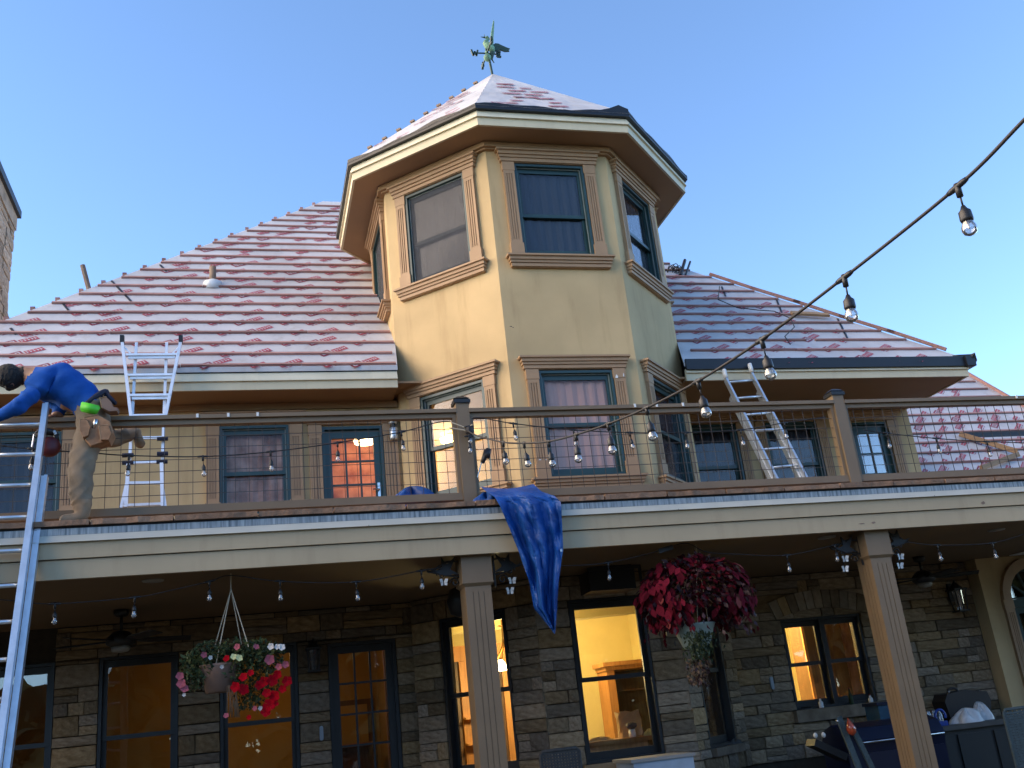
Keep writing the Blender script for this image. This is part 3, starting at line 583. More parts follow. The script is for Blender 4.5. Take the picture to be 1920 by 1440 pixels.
# ---- ground floor walls
LO_H = [(-4.20, -3.264, 0.95, 3.01), (-2.785, -1.925, 0.95, 3.02), (-1.455, -0.56, 0.95, 3.02), (-0.19, 0.635, 0.05, 2.97)]
PW_H = (5.94, 7.175, 1.60, 2.79)
sw = MB(); wall(sw, FL, -4.9, 0.90, 0, ZC, LO_H); sw1 = sw.build('stone_wall', MT['mortar'], house)
sw = MB(); wall(sw, FL, 5.04, 9.13, 0, ZC, [PW_H]); sw2 = sw.build('stone_wall', MT['mortar'], house)
sw = MB()
for k in (-2, -1, 0, 1, 2): wall(sw, octf(k), -FH, FH, 0, ZC-0.002, [TW_GR] if abs(k) < 2 else [], 0.22)
sw3 = sw.build('stone_wall', MT['mortar'], house)
# separate ledge stones, laid in broken courses
stone_meshes = []
for q in range(10):
    rr = random.Random(100+q); bm = bmesh.new(); bmesh.ops.create_cube(bm, size=1.0)
    front = [e for e in bm.edges if all(v.co.y < 0 for v in e.verts)]
    bmesh.ops.subdivide_edges(bm, edges=front, cuts=2, use_grid_fill=True)
    for v in bm.verts:
        if v.co.y < -0.4:
            edge = abs(v.co.x) > 0.49 or abs(v.co.z) > 0.49
            v.co.y += (rr.uniform(0.10, 0.24) if edge else rr.uniform(-0.10, 0.10))
            if abs(v.co.x) > 0.49: v.co.x += rr.uniform(-0.022, 0.006)*(1 if v.co.x > 0 else -1)
            if abs(v.co.z) > 0.49: v.co.z += rr.uniform(-0.05, 0.0)*(1 if v.co.z > 0 else -1)
    me = bpy.data.meshes.new('stone'); bm.to_mesh(me); bm.free(); me.materials.append(MT['stone']); stone_meshes.append(me)
n_stones = 0
def lay_stones(F, U, N, u0, u1, z0, z1, holes, parent, sc=1.0):
    global n_stones
    zs = sorted(set([z0, z1] + [h[k] for h in holes for k in (2, 3) if z0 < h[k] < z1])); courses = []
    for a, b in zip(zs, zs[1:]):
        z = a
        while z < b-1e-3:
            h = R_.choice([0.10, 0.13, 0.15, 0.18, 0.20])*sc; h = min(h, b-z)
            if b-z-h < 0.06: h = b-z
            courses.append((z, z+h)); z += h
    for a, b in courses:
        blk = sorted([(h[0]-0.004, h[1]+0.004) for h in holes if h[2] < (a+b)/2 < h[3]]); x = u0; spans = []
        for h0, h1 in blk:
            if h0 > x: spans.append((x, h0))
            x = max(x, h1)
        if x < u1: spans.append((x, u1))
        for s0, s1 in spans:
            x = s0
            while x < s1-1e-3:
                w = min(R_.choice([0.15, 0.24, 0.34, 0.46, 0.6])*R_.uniform(0.85, 1.15)*sc, s1-x)
                if s1-x-w < 0.12: w = s1-x
                parts = [(a, b)]
                if b-a > 0.165 and R_.random() < 0.35: m_ = a+(b-a)*R_.uniform(0.4, 0.6); parts = [(a, m_), (m_, b)]
                for za, zb in parts:
                    gp = 0.003; dep = R_.uniform(0.045, 0.085)
                    rot = Matrix((Vector(U), -Vector(N), Vector((0,0,1)))).transposed().to_4x4()
                    mw = Matrix.Translation(F(x+w/2, dep/2-0.01, (za+zb)/2)) @ rot @ Matrix.Diagonal((w-2*gp, dep, zb-za-2*gp, 1))
                    link('stone', R_.choice(stone_meshes), parent, mw); n_stones += 1
                x += w
exp = lambda h: (h[0]-0.0, h[1]+0.0, h[2], h[3])
lay_stones(FL, (1,0,0), (0,-1,0), -3.26, 0.88, 1.35, 3.39, LO_H, sw1, 1.1)
lay_stones(FL, (1,0,0), (0,-1,0), 5.08, 9.10, 1.0, 3.39, [PW_H, (5.88, 7.24, 1.44, 1.60)], sw2, 1.15)
for k in (-1, 0, 1):
    F = octf(k); n = (F(0,1,0)-F(0,0,0)); u = (F(1,0,0)-F(0,0,0))
    lay_stones(F, u, n, -FH-0.022, FH+0.022, 1.0, 3.39, [TW_GR, (-0.52, 0.52, 1.20, 1.30)], sw3, 1.1)
# ground floor openings
sash_window(FL, -3.732, 0.468, 0.95, 3.01, 'black', 'glass_hi', None, trim=False, zm=2.13)
sash_window(FL, -2.355, 0.43, 0.95, 3.02, 'black', 'glass_lo', None, trim=False, zm=2.13)
sash_window(FL, -1.0075, 0.4475, 0.95, 3.02, 'black', 'glass_lo', None, trim=False, zm=2.14)
glazed_door(FL, 0.2225, 0.4125, 0.05, 2.97, 'black', 'glass_lo', 3, 6, trim=False, gz=(0.69, 2.845))
for k in (-1, 0, 1): sash_window(octf(k), 0, 0.47, 1.30, 3.11, 'black', 'glass_lo', None, trim=False, zm=2.205)
sash_window(FL, 6.25, 0.31, 1.60, 2.79, 'black', 'glass_lo', None, trim=False, zm=2.185); sash_window(FL, 6.865, 0.31, 1.60, 2.79, 'black', 'glass_lo', None, trim=False, zm=2.185)
mb = MB(); mb.fbox(FL, 5.88, 7.24, -0.05, 0.13, 1.445, 1.598); mb.build('stone_sill', MT['stone'], house)
for k in (0, 1):
    F = octf(k); mb = MB(); mb.fbox(F, -0.52, 0.52, -0.05, 0.12, 1.205, 1.298); mb.build('stone_sill', MT['stone'], house)
# fanned lintel stones over the paired window
for q in range(11):
    a = -0.29+q*0.058; mb = MB(); c = Vector((6.55, 0, 0.70)); r0, r1 = 2.205, 2.45
    p = [(a-0.0265, r0), (a+0.0265, r0), (a+0.0265, r1), (a-0.0265, r1)]
    mb.prism([F_ for F_ in [FL(c.x+r*math.sin(t), 0.085, c.z+r*math.cos(t)) for t, r in p]], (0, 0.05-0.006*(q%3), 0)); mb.build('lintel_stone', MT['stone'], sw2)

# ---- stucco bay with arched door at the right
FA = frame((0, 3.16, 0), (1,0,0), (0,-1,0)); AX = 9.98; AR = 0.43; AZ = 2.78
mb = MB(); wall(mb, FA, 9.13, 12.5, 0, ZC-0.001, [(AX-AR, AX+AR, 0.05, AZ+AR)]); 
for q in range(12):      # fill the corners above the arch
    t0, t1 = math.pi*q/12, math.pi*(q+1)/12
    p = [(AX+AR*math.cos(t0), AZ+AR*math.sin(t0)), (AX+AR*math.cos(t1), AZ+AR*math.sin(t1)), (AX+AR*math.cos(t1), AZ+AR), (AX+AR*math.cos(t0), AZ+AR)]
    mb.prism([FA(a, 0, b) for a, b in p], (0, 0.25, 0))
mb.build('arch_wall', MT['stucco'], house)
ac = MB(); n = 14
for q in range(n):
    t0, t1 = math.pi*q/n, math.pi*(q+1)/n
    for r0, r1, d in ((AR, AR+0.10, 0.05), (AR+0.10, AR+0.15, 0.07)):
        ac.prism([FA(AX+r*math.cos(t), -0.02, AZ+r*math.sin(t)) for r, t in ((r0,t0),(r1,t0),(r1,t1),(r0,t1))], (0, -d-0.02, 0))
for s in (-1, 1):
    F = FA; a, b = sorted((AX+s*(AR), AX+s*(AR+0.13))); rib = MB()
arch = ac.build('arch_casing', MT['trim'], house)
rib_pilaster(FA, AX-AR-0.15, AX-AR, 0.05, AZ, arch); rib_pilaster(FA, AX+AR, AX+AR+0.15, 0.05, AZ, arch)
fan_ = MB(); pane = MB()
for q in range(6):
    t = math.pi*q/5; fan_.beam(FA(AX+0.10*math.cos(t), -0.08, AZ+0.02+0.10*math.sin(t)), FA(AX+(AR-0.01)*math.cos(t), -0.08, AZ+0.02+(AR-0.01)*math.sin(t)), 0.02, 0.03, up=(0,-1,0))
n = 16
for q in range(n):
    t0, t1 = math.pi*q/n, math.pi*(q+1)/n
    fan_.prism([FA(AX+r*math.cos(t), -0.06, AZ+r*math.sin(t)) for r, t in ((AR-0.035,t0),(AR,t0),(AR,t1),(AR-0.035,t1))], (0, 0.05, 0))
    fan_.prism([FA(AX+r*math.cos(t), -0.061, AZ+0.02+r*math.sin(t)) for r, t in ((0.0,t0),(0.10,t0),(0.10,t1),(0.0,t1))], (0, 0.04, 0)) if q else None
pane.prism([FA(AX+(AR-0.02)*math.cos(math.pi*q/n), -0.085, AZ+(AR-0.02)*math.sin(math.pi*q/n)) for q in range(n+1)], (0, 0.004, 0))
fan_.fbox(FA, AX-AR, AX+AR, -0.12, -0.02, AZ-0.07, AZ)
fo = fan_.build('fanlight', MT['green'], house); pane.build('pane', MT['glass_hi'], fo)
glazed_door(FA, AX, AR, 0.05, AZ-0.07, 'green', 'glass_hi', 3, 6, trim=False, gz=(0.5, AZ-0.2), blind='rust')
mb = MB()
for q in range(7): mb.box(9.60+q*0.2, 9.79+q*0.2, 2.2, 3.0, 3.385, 3.395)
mb.build('white_boards', MT['vinyl'], house)  # row of flat white boards just below the porch ceiling

# ---- shell of the house behind, floors between
mb = MB(); mb.box(-4.9, -4.65, YW+0.26, 13.6, 0, 6.11); mb.box(-4.9, 9.57, 13.6, 13.85, 0, 6.11); mb.box(9.32, 9.57, YW+0.26, 13.6, 0, ZC+0.45); mb.build('side_wall', MT['stucco'], house)
mb = MB(); mb.box(-5.25, 9.50, 2.84, 14.2, 6.152, 6.18); mb.build('attic_floor', MT['soffit'], house)
mb = MB(); mb.box(-4.64, 9.31, YR+0.11, 13.59, ZC+0.02, ZC+0.3); mb.build('upper_floor', MT['floorin'], house)
mb = MB(); mb.box(-4.64, 9.30, 2.35, 13.58, 0.004, 0.25); mb.build('ground_slab', MT['floorin'], house)
# rooms
def room(x0, x1, y0, y1, z0, z1, wm, cm):
    mb = MB(); t = 0.05
    mb.box(x0-t, x0, y0, y1, z0, z1); mb.box(x1, x1+t, y0, y1, z0, z1); mb.box(x0-t, x1+t, y1, y1+t, z0, z1); r = mb.build('room_wall', MT[wm], house)
    mb = MB(); mb.box(x0-t, x1+t, y0, y1+t, z1+0.001, z1+0.02); mb.build('room_ceiling', MT[cm], r); return r
room(0.98, 4.96, 3.45, 6.6, 0.25, 3.34, 'wallyel', 'ceilin')
mb = MB(); mb.prism([octv(k, TA-0.23, 3.32) for k in (-3, -2, -1, 0, 1, 2)], (0,0,0.02)); mb.build('bay_ceiling', MT['ceilin'], house)
mb = MB(); mb.beam((1.1, 5.2, 3.22), (4.9, 3.75, 3.22), 0.25, 0.22); mb.build('ceiling_beam', MT['wallyel'], house)
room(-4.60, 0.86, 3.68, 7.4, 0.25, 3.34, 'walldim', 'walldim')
room(5.16, 9.25, 3.68, 6.4, 0.25, 3.34, 'wallyel', 'ceilin')
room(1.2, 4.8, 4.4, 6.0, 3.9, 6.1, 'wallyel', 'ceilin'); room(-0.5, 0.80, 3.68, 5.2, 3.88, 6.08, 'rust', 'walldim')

def lamp_light(o_loc, name, energy, col, size):
    l = bpy.data.lights.new(name, 'POINT'); l.energy = energy; l.color = col; l.shadow_soft_size = size; return l
def ceiling_lamp(loc, label, energy, col=(1.0, 0.80, 0.38)):
    t = thing('ceiling_lamp', loc, label, 'lamp'); mb = MB(); x, y, z = loc
    mb.lathe((x, y, z), [(0.02, 0.0), (0.15, 0.02), (0.17, 0.07), (0.10, 0.10)], 16); mb.build('shade', emit_mat('lamp_glow', (1.0, 0.72, 0.35), 3.0), t, True)
    mb = MB(); mb.lathe((x, y, z+0.10), [(0.06, 0), (0.06, 0.03)], 12); mb.build('base', MT['white'], t)
    lo = bpy.data.objects.new('lamp_light', lamp_light(loc, 'lamp_light', energy, col, 0.12)); COL.objects.link(lo); adopt(lo, t); lo.location = (x, y, z-0.08); return t

# ------------------------------------------------------------------ railing
rail = thing('balcony_railing', (3.0, 0.45, ZD), 'brown balcony railing with square posts and wire mesh panels', 'railing')
PX = [-3.60, 1.0228, 5.515, 10.0]; YP = 0.42
for x0 in PX:
    mb = MB(); mb.box(x0, x0+0.14, YP, YP+0.14, ZD, 5.045); p = mb.build('post', MT['rail'], rail)
    mb = MB(); mb.box(x0-0.018, x0+0.158, YP-0.018, YP+0.158, 5.046, 5.085); mb.box(x0+0.002, x0+0.138, YP+0.002, YP+0.138, 5.086, 5.098)
    mb.add([(x0-0.012,YP-0.012,5.099),(x0+0.152,YP-0.012,5.099),(x0+0.152,YP+0.152,5.099),(x0-0.012,YP+0.152,5.099),(x0+0.03,YP+0.03,5.13),(x0+0.11,YP+0.03,5.13),(x0+0.11,YP+0.11,5.13),(x0+0.03,YP+0.11,5.13)], [(0,3,2,1),(4,5,6,7),(0,1,5,4),(1,2,6,5),(2,3,7,6),(3,0,4,7)]); mb.build('post_cap', MT['blackp'], p)
for a, b in zip(PX, PX[1:]):
    x0, x1 = a+0.14, b
    mb = MB(); mb.box(x0, x1, YP-0.005, YP+0.145, 4.945, 4.985); mb.build('top_rail', MT['rail'], rail)
    mb = MB(); mb.box(x0, x1, YP+0.03, YP+0.11, 4.895, 4.944); mb.build('top_rail_board', MT['rail'], rail)
    mb = MB(); mb.box(x0, x1, YP+0.015, YP+0.125, 4.010, 4.085); mb.build('bottom_rail', MT['rail'], rail)
    for xs_ in (x0, x1-0.04): mb = MB(); mb.box(xs_, xs_+0.04, YP+0.03, YP+0.11, 4.086, 4.894); mb.build('side_stile', MT['rail'], rail)
    wm = MB(); n = round((x1-x0)/0.131); yv = YP+0.066; yh = YP+0.059
    for q in range(1, n): x = x0+(x1-x0)*q/n; wm.tube([(x, yv, 4.08), (x, yv, 4.90)], 0.0038, 4, caps=False)
    for q in range(1, 7): z = 4.085+0.81*q/7; wm.tube([(x0+0.03, yh, z), (x1-0.03, yh, z)], 0.0038, 4, caps=False)
    o = wm.build('wire_mesh', MT['wire'], rail); o['kind'] = 'stuff'
cl = MB()
for pxs in (370, 428, 483, 1190, 1231, 1280, 1905): p = at(pxs, 780-0.0245*(pxs-320), YP-0.005); cl.box(p.x-0.012, p.x+0.012, YP-0.012, YP-0.0055, 4.950, 4.990)
cl.build('cable_clip', MT['white'], rail)

# ------------------------------------------------------------------ chimney (part of the house)
cx0, cx1, cy0, cy1 = -6.65, -5.05, 6.3, 8.1
P_top = at(38, 403, cy1); cxr = P_top.x - 0.10; czt = P_top.z
mb = MB(); mb.box(cxr-1.6, cxr-0.03, cy0, cy1-0.03, 0, czt-0.05); ch = mb.build('chimney', MT['mortar'], house)
mb = MB(); mb.box(cxr-1.72, cxr+0.10, cy0-0.12, cy1+0.10, czt-0.02, czt+0.12); mb.build('chimney_cap', MT['under'], ch)
mb = MB(); mb.box(cxr-1.66, cxr+0.045, cy0-0.06, cy1+0.045, czt-0.30, czt-0.021); mb.build('chimney_collar', MT['chimney'], ch)
FCH = frame((cxr-0.03, 0, 0), (0,1,0), (1,0,0)); _k = MT['stone']
old = [m for m in stone_meshes]; stone_meshes = [m.copy() for m in old[:5]]
for m in stone_meshes: m.materials.clear(); m.materials.append(MT['chimney'])
lay_stones(FCH, (0,1,0), (1,0,0), cy0, cy1-0.02, czt-3.6, czt-0.31, [], ch, 1.15)
stone_meshes = old

# ------------------------------------------------------------------ right wing roof beyond the balcony
WY0, WZ0 = 4.2, 4.25
def wz(y): return WZ0 + (y-WY0)
def on_wing(px, py):
    d = ray(px, py); n = Vector((0,-1,1)); p0 = Vector((0, WY0, WZ0)); return CAM + d*((p0-CAM).dot(n)/d.dot(n))
h1, h2 = on_wing(1828, 712), on_wing(1925, 768)
sl = (h2.x-h1.x)/(h1.y-h2.y)
def wxr(y): return h2.x + (h2.y-y)*sl
yt = h1.y + 0.6
mb = MB(); mb.prism([(9.60, WY0, wz(WY0)-0.05), (wxr(WY0), WY0, wz(WY0)-0.05), (wxr(yt), yt, wz(yt)-0.05), (9.60, yt, wz(yt)-0.05)], (0,0,0.05))
mb.prism([(wxr(WY0), WY0, wz(WY0)-0.05), (wxr(WY0)+0.2, yt+3, wz(WY0)-0.05), (wxr(yt), yt, wz(yt)-0.05)], (0,0,0.05))
wing = mb.build('wing_roof', MT['membrane'], house)
y = WY0+0.1
while y < yt: batten(9.62, wxr(y)-0.1, y, wing, wz); y += SP
mb = MB(); mb.beam((wxr(WY0+0.2), WY0+0.2, wz(WY0+0.2)+0.06), (wxr(yt), yt, wz(yt)+0.06), 0.06, 0.06); mb.build('hip_board', MT['batten'], wing)
pr_ = MB(); v = 0.02; row = 0
while v < 4.5:
    x = 9.65+(0.3*row) % 0.6; c = row
    while x < wxr(WY0+v*0.71)-0.6:
        front_logo(x, v, (0, 1, 2, 1)[c % 4], 0.75, 1.05, wz, WY0); x += (0.52, 0.36, 0.48, 0.36)[c % 4]; c += 1
    v += 0.31; row += 1
o = pr_.build('membrane_print', [MT['print_'], MT['print_dk'], MT['membrane']], wing, fix=False); o['kind'] = 'stuff'
mb = MB(); a, b, c = on_wing(1797, 820)+Vector((0,-0.05,0.05)), on_wing(1904, 857)+Vector((0,-0.08,0.08)), on_wing(1838, 884)+Vector((0,-0.05,0.05))
mb.beam(a, b, 0.06, 0.09); mb.beam(b+Vector((0,0,-0.05)), c, 0.06, 0.09); mb.build('loose_board', MT['newwood'], wing)
q0, q1 = on_wing(1805, 818)+Vector((0,-0.03,0.03)), on_wing(1925, 811)+Vector((0,-0.03,0.03))
mb = MB(); mb.box(q0.x, q1.x+0.4, q0.y-0.02, q0.y+0.03, q0.z-0.10, q0.z+0.03); mb.build('underlay_edge', MT['under'], wing)
mb = MB(); mb.box(q0.x+0.25, q1.x+0.4, q0.y-0.015, q0.y+0.025, q0.z-0.27, q0.z-0.101); mb.build('fascia_board', MT['fascia'], wing)

# ------------------------------------------------------------------ roof fittings
def on_roof(px, py):
    d = ray(px, py); n = Vector((0,-1,1)); p0 = Vector((0, Y0E, RZ0)); return CAM + d*((p0-CAM).dot(n)/d.dot(n))
for a, b in (((209,527),(246,566)), ((300,497),(312,510)), ((118,570),(128,582)), ((20,616),(30,628)), ((1353,538),(1360,556)), ((1456,563),(1466,588)), ((1570,598),(1590,638))):
    pa, pb = on_roof(*a), on_roof(*b); mb = MB(); lf_ = Vector((0,-0.7,0.7))*0.008; mb.beam(pa+lf_, pb+lf_, 0.03, 0.006, up=(0,-1,1)); mb.build('black_strap', MT['under'], roof)
p = on_roof(399, 534); t = thing('vent_pipe', p, 'brown plumbing vent pipe with white collar standing on the left roof slope', 'vent pipe')
mb = MB(); mb.lathe(p, [(0.05, -0.05), (0.05, 0.30)], 12); mb.build('pipe', MT['pipe'], t, True)
mb = MB(); mb.lathe(p, [(0.14, -0.10), (0.14, 0.03), (0.06, 0.075)], 14); mb.build('collar', MT['lead'], t, True)
a = on_roof(167, 537); b = a+Vector((-0.10, 0.0, 0.34)); mb = MB(); mb.tube([a+Vector((0,0,-0.05)), b], 0.035, 8)
tag(mb.build('stub_pipe', MT['pipe']), 'short brown stub pipe leaning out over the left hip of the roof', 'pipe')
a, b = on_roof(1482, 594), on_roof(1552, 598); mb = MB(); nn = Vector((0,-0.7,0.7))*0.07; mb.beam(a+nn, b+nn, 0.10, 0.04, up=(0,-1,1))
tag(mb.build('loose_plank', MT['newwood']), 'short raw yellow plank lying across battens on the right roof slope', 'plank')
wires = MB()
for q in range(9):
    c = on_roof(1262+R_.uniform(-12, 14), 514)+Vector((0,0.1,0.12)); r = R_.uniform(0.08, 0.18); ax = Vector((R_.uniform(-1,1), R_.uniform(-1,1), R_.uniform(-.3,1))).normalized(); u = ax.orthogonal().normalized(); w = ax.cross(u)
    wires.tube([c+(u*math.cos(a_)+w*math.sin(a_)*0.7)*r for a_ in [2*math.pi*s/16*0.9 for s in range(17)]], 0.008, 5)
a, b = on_roof(1276, 518)+Vector((0,0,0.02)), on_roof(1285, 508)+Vector((0.03,0,0.22)); wires.tube([a, b], 0.03, 6); wires.tube([a+Vector((0.1,0,0)), b+Vector((0.1,0,-0.03))], 0.02, 6)
tag(wires.build('wire_tangle', MT['blackp']), 'tangle of black cable and clamps at the top of the right roof slope', 'cable')
pts = [on_roof(x, y)+Vector((0,-0.05,0.06)) for x, y in ((1348,545),(1345,570),(1380,585),(1420,590),(1450,592),(1480,605),(1488,622),(1470,640),(1480,655))]
mb = MB(); mb.tube(pts, 0.008, 5); tag(mb.build('roof_cable', MT['cable']), 'thin black cable snaking down the right roof slope', 'cable')

# ------------------------------------------------------------------ weathervane
VY = TY
def vp(x, y): return at(x, y, VY)
vane = thing('weathervane', (TX, TY, 12.05), 'green copper heron weathervane with compass letters on the turret peak', 'weathervane')
mb = MB(); mb.tube([(TX, TY, 11.95), vp(915, 100)], 0.022, 8); mb.tube([vp(914, 104), vp(911, 92)], 0.018, 8); mb.build('rod', MT['darkcop'], vane)
mb = MB(); c = vp(914, 108); mb.lathe(c, [(0.005,-0.065),(0.04,-0.055),(0.065,-0.02),(0.065,0.02),(0.04,0.055),(0.005,0.065)], 14); mb.lathe(vp(912.5, 99), [(0.005,-0.035),(0.03,-0.02),(0.035,0.0),(0.03,0.02),(0.005,0.035)], 12); mb.build('globe', MT['copper'], vane, True)
c = vp(913, 100); mb = MB(); mb.tube([vp(895, 99.5), c, vp(932, 102)], 0.014, 6); mb.tube([c+Vector((0.0,-0.3,0)), c+Vector((0,0.3,0))], 0.014, 6); mb.build('direction_arm', MT['darkcop'], vane)
def letter(strokes, ctr, ux, s, nm='compass_letter'):
    mb = MB(); uz = Vector((0,0,1)); ux = Vector(ux)
    for (a, b), (c_, d) in strokes: mb.beam(ctr+ux*a*s+uz*b*s, ctr+ux*c_*s+uz*d*s, 0.03, 0.030, up=ux.cross(uz))
    mb.build(nm, MT['darkcop'], vane)
letter([((-.5,.5),(-.25,-.5)),((-.25,-.5),(0,.2)),((0,.2),(.25,-.5)),((.25,-.5),(.5,.5))], vp(890, 99), (1,0,0), 0.11)
letter([((-.35,-.5),(-.35,.5)),((-.35,.5),(.4,.5)),((-.35,0),(.3,0)),((-.35,-.5),(.4,-.5))], vp(935, 102), (1,0,0), 0.095)
letter([((-.4,-.5),(-.4,.5)),((-.4,.5),(.4,-.5)),((.4,-.5),(.4,.5))], c+Vector((0,0.33,0)), (0,1,0), 0.09)
letter([((.4,.5),(-.4,.5)),((-.4,.5),(-.4,0)),((-.4,0),(.4,0)),((.4,0),(.4,-.5)),((.4,-.5),(-.4,-.5))], c+Vector((0,-0.33,0)), (0,1,0), 0.09)
mb = MB(); mb.tube([vp(926, 100), vp(922, 92), vp(917, 87), vp(912, 83), vp(909, 80.5), vp(910, 77), vp(914, 75.5), vp(916, 72.5), vp(913.5, 70), vp(909.5, 70.5)], [0.02, 0.06, 0.075, 0.06, 0.038, 0.028, 0.024, 0.024, 0.030, 0.016], 10)
bird = mb.build('heron_body', MT['copper'], vane, True)
mb = MB(); mb.tube([vp(909.5, 70.5), vp(901, 69)], [0.018, 0.003], 6); mb.tube([vp(908.5, 70), vp(908, 64)], [0.008, 0.003], 5); mb.build('beak', MT['darkcop'], bird)
def wing_(pts, th, nm, m):
    mb = MB(); P = [vp(x, y) for x, y in pts]; mb.prism([p+Vector((0,-th/2,0)) for p in P], (0, th, 0)); mb.build(nm, MT[m], bird)
wing_([(918,88),(920,76),(920.5,62),(923,48),(925,38),(926.5,42),(926,56),(925,70),(925,84),(922,90)], 0.03, 'raised_wing', 'copper')
wing_([(923,86),(928,82),(934,82.5),(941,86),(950,90),(956,92),(952,94),(955,96.5),(947,97),(938,94),(930,96),(925,96)], 0.03, 'spread_wing', 'darkcop')
mb = MB(); mb.tube([vp(923, 98), vp(922.5, 112), vp(926.5, 118)], [0.04, 0.014, 0.008], 6); mb.tube([vp(921, 98), vp(919, 103)], [0.03, 0.01], 6); mb.build('leg', MT['darkcop'], bird)

# ------------------------------------------------------------------ string lights
def bulb_unit(parent, p, L=0.20, r=0.024, sway=0.0, t=Vector((1,0,0)), hw=0.011):
    p = Vector(p); d = Vector((sway, 0, -1)).normalized()
    mb = MB(); mb.tube([p-t*0.05, p-t*0.03, p+t*0.03, p+t*0.05], [hw*0.75, hw, hw, hw*0.75], 8); mb.tube([p+Vector((0,0,0.012)), p+d*0.045], hw, 8); mb.tube([p+d*0.035, p+d*L*0.40], 0.004, 5)
    mb.lathe(p+d*L*0.40, [(0.008, 0), (0.014, 0.015), (r*0.80, 0.025), (r*0.86, L*0.28), (r*0.75, L*0.32)], 10, axis=d); s = mb.build('socket', MT['blackp'], parent, True)
    mb = MB(); z = L*0.32; mb.lathe(p+d*(L*0.40), [(r*0.55, z-0.012), (r*0.62, z), (r*0.95, z+0.022), (r, z+0.036), (r*0.8, z+0.050), (r*0.35, z+0.058), (0.001, z+0.060)], 12, axis=d); mb.build('bulb', MT['bulbglass'], s, True)
    mb = MB(); mb.tube([p+d*(L*0.40+z-0.01), p+d*(L*0.40+z+0.03)], 0.004, 5); mb.build('filament', MT['white'], s)
def smooth(pts, n=5):
    pts = [Vector(p) for p in pts]; out = []
    for i in range(len(pts)-1):
        p0, p1, p2, p3 = pts[max(i-1,0)], pts[i], pts[i+1], pts[min(i+2, len(pts)-1)]
        for q in range(n):
            t = q/n; out.append(0.5*((2*p1)+(p2-p0)*t+(2*p0-5*p1+4*p2-p3)*t*t+(3*p1-p0-3*p2+p3)*t**3))
    return out+[pts[-1]]
def string_light(label, pts, bulbs, r=0.006, L=0.20, br=0.024, group='string lights'):
    s = thing('string_light', pts[0], label, 'string light', group); mb = MB(); mb.tube(smooth(pts, 8), r, 8); mb.build('cable', MT['cable'], s, True, fix=False)
    for b in bulbs:
        k = min(range(len(pts)), key=lambda q: (Vector(pts[q])-Vector(b)).length); tt = (Vector(pts[min(k+1, len(pts)-1)])-Vector(pts[max(k-1, 0)])).normalized()
        bulb_unit(s, b, L, br, R_.uniform(-0.06, 0.10), tt, max(0.011, r*1.7))
    return s
fgp = [(895,817,9.75),(943,829,9.1),(982,831,8.5),(1028,828,7.9),(1080,815,7.25),(1140,795,6.68),(1212,765,6.1),(1308,715,5.5),(1428,637,4.95),(1583,520,4.4),(1795,350,3.9),(1920,225,3.62),(2060,80,3.4)]
P = [at(872, 805, 0.40)]+[atd(*q) for q in fgp]
string_light('heavy black string of bulbs swooping from the middle post towards the upper right', P, P[2:12], 0.0075, 0.215, 0.030)
YS = 0.375
rp_ = lambda L_, Y: [at(x, y, Y) for x, y in L_]
string_light('string of bulbs sagging along the left railing panel behind the worker', rp_([(-40,830),(60,842),(170,849),(242,854),(380,856),(507,847),(633,830),(752,810),(815,793),(845,790)], YS), rp_([(62,842),(242,854),(380,856),(507,847),(633,830),(752,810)], YS))
string_light('string of bulbs sagging along the middle railing panel between the posts', rp_([(884,785),(905,784),(962,794),(1075,806),(1180,811),(1285,811),(1388,806),(1470,793),(1548,782)], YS), rp_([(962,794),(1075,806),(1180,811),(1285,811),(1388,806),(1470,793)], YS), L=0.18)
string_light('string of bulbs along the right railing panel beyond the right post', rp_([(1620,806),(1660,812),(1755,822),(1850,828),(1940,831)], YS), rp_([(1663,812),(1755,822),(1850,828)], YS), L=0.18)
YC2 = 0.20
string_light('string of bulbs draped under the porch beam left of the middle column', rp_([(-30,1120),(20,1126),(103,1132),(253,1120),(320,1107),(393,1090),(433,1079),(525,1090),(667,1091),(790,1070),(830,1064)], YC2), rp_([(103,1132),(253,1120),(393,1090),(525,1090),(667,1091),(790,1070)], YC2), 0.005, 0.17)
s_ = string_light('string of bulbs with a black plug under the beam behind the red hanging plant', rp_([(975,1058),(1050,1061),(1140,1055),(1235,1033),(1260,1024),(1290,1019),(1325,1035),(1380,1039),(1475,1041),(1560,1023)], YC2), rp_([(1140,1055),(1475,1041),(1565,1022)], YC2), 0.005, 0.17)
a, b = at(1234, 1034, YC2), at(1260, 1026, YC2); mb = MB(); mb.beam(a, b, 0.05, 0.045); mb.build('plug', MT['blackp'], s_)
string_light('string of bulbs under the porch beam right of the right column', rp_([(1700,1016),(1757,1022),(1860,1018),(1930,998)], YC2), rp_([(1757,1022),(1860,1018)], YC2), 0.005, 0.17)
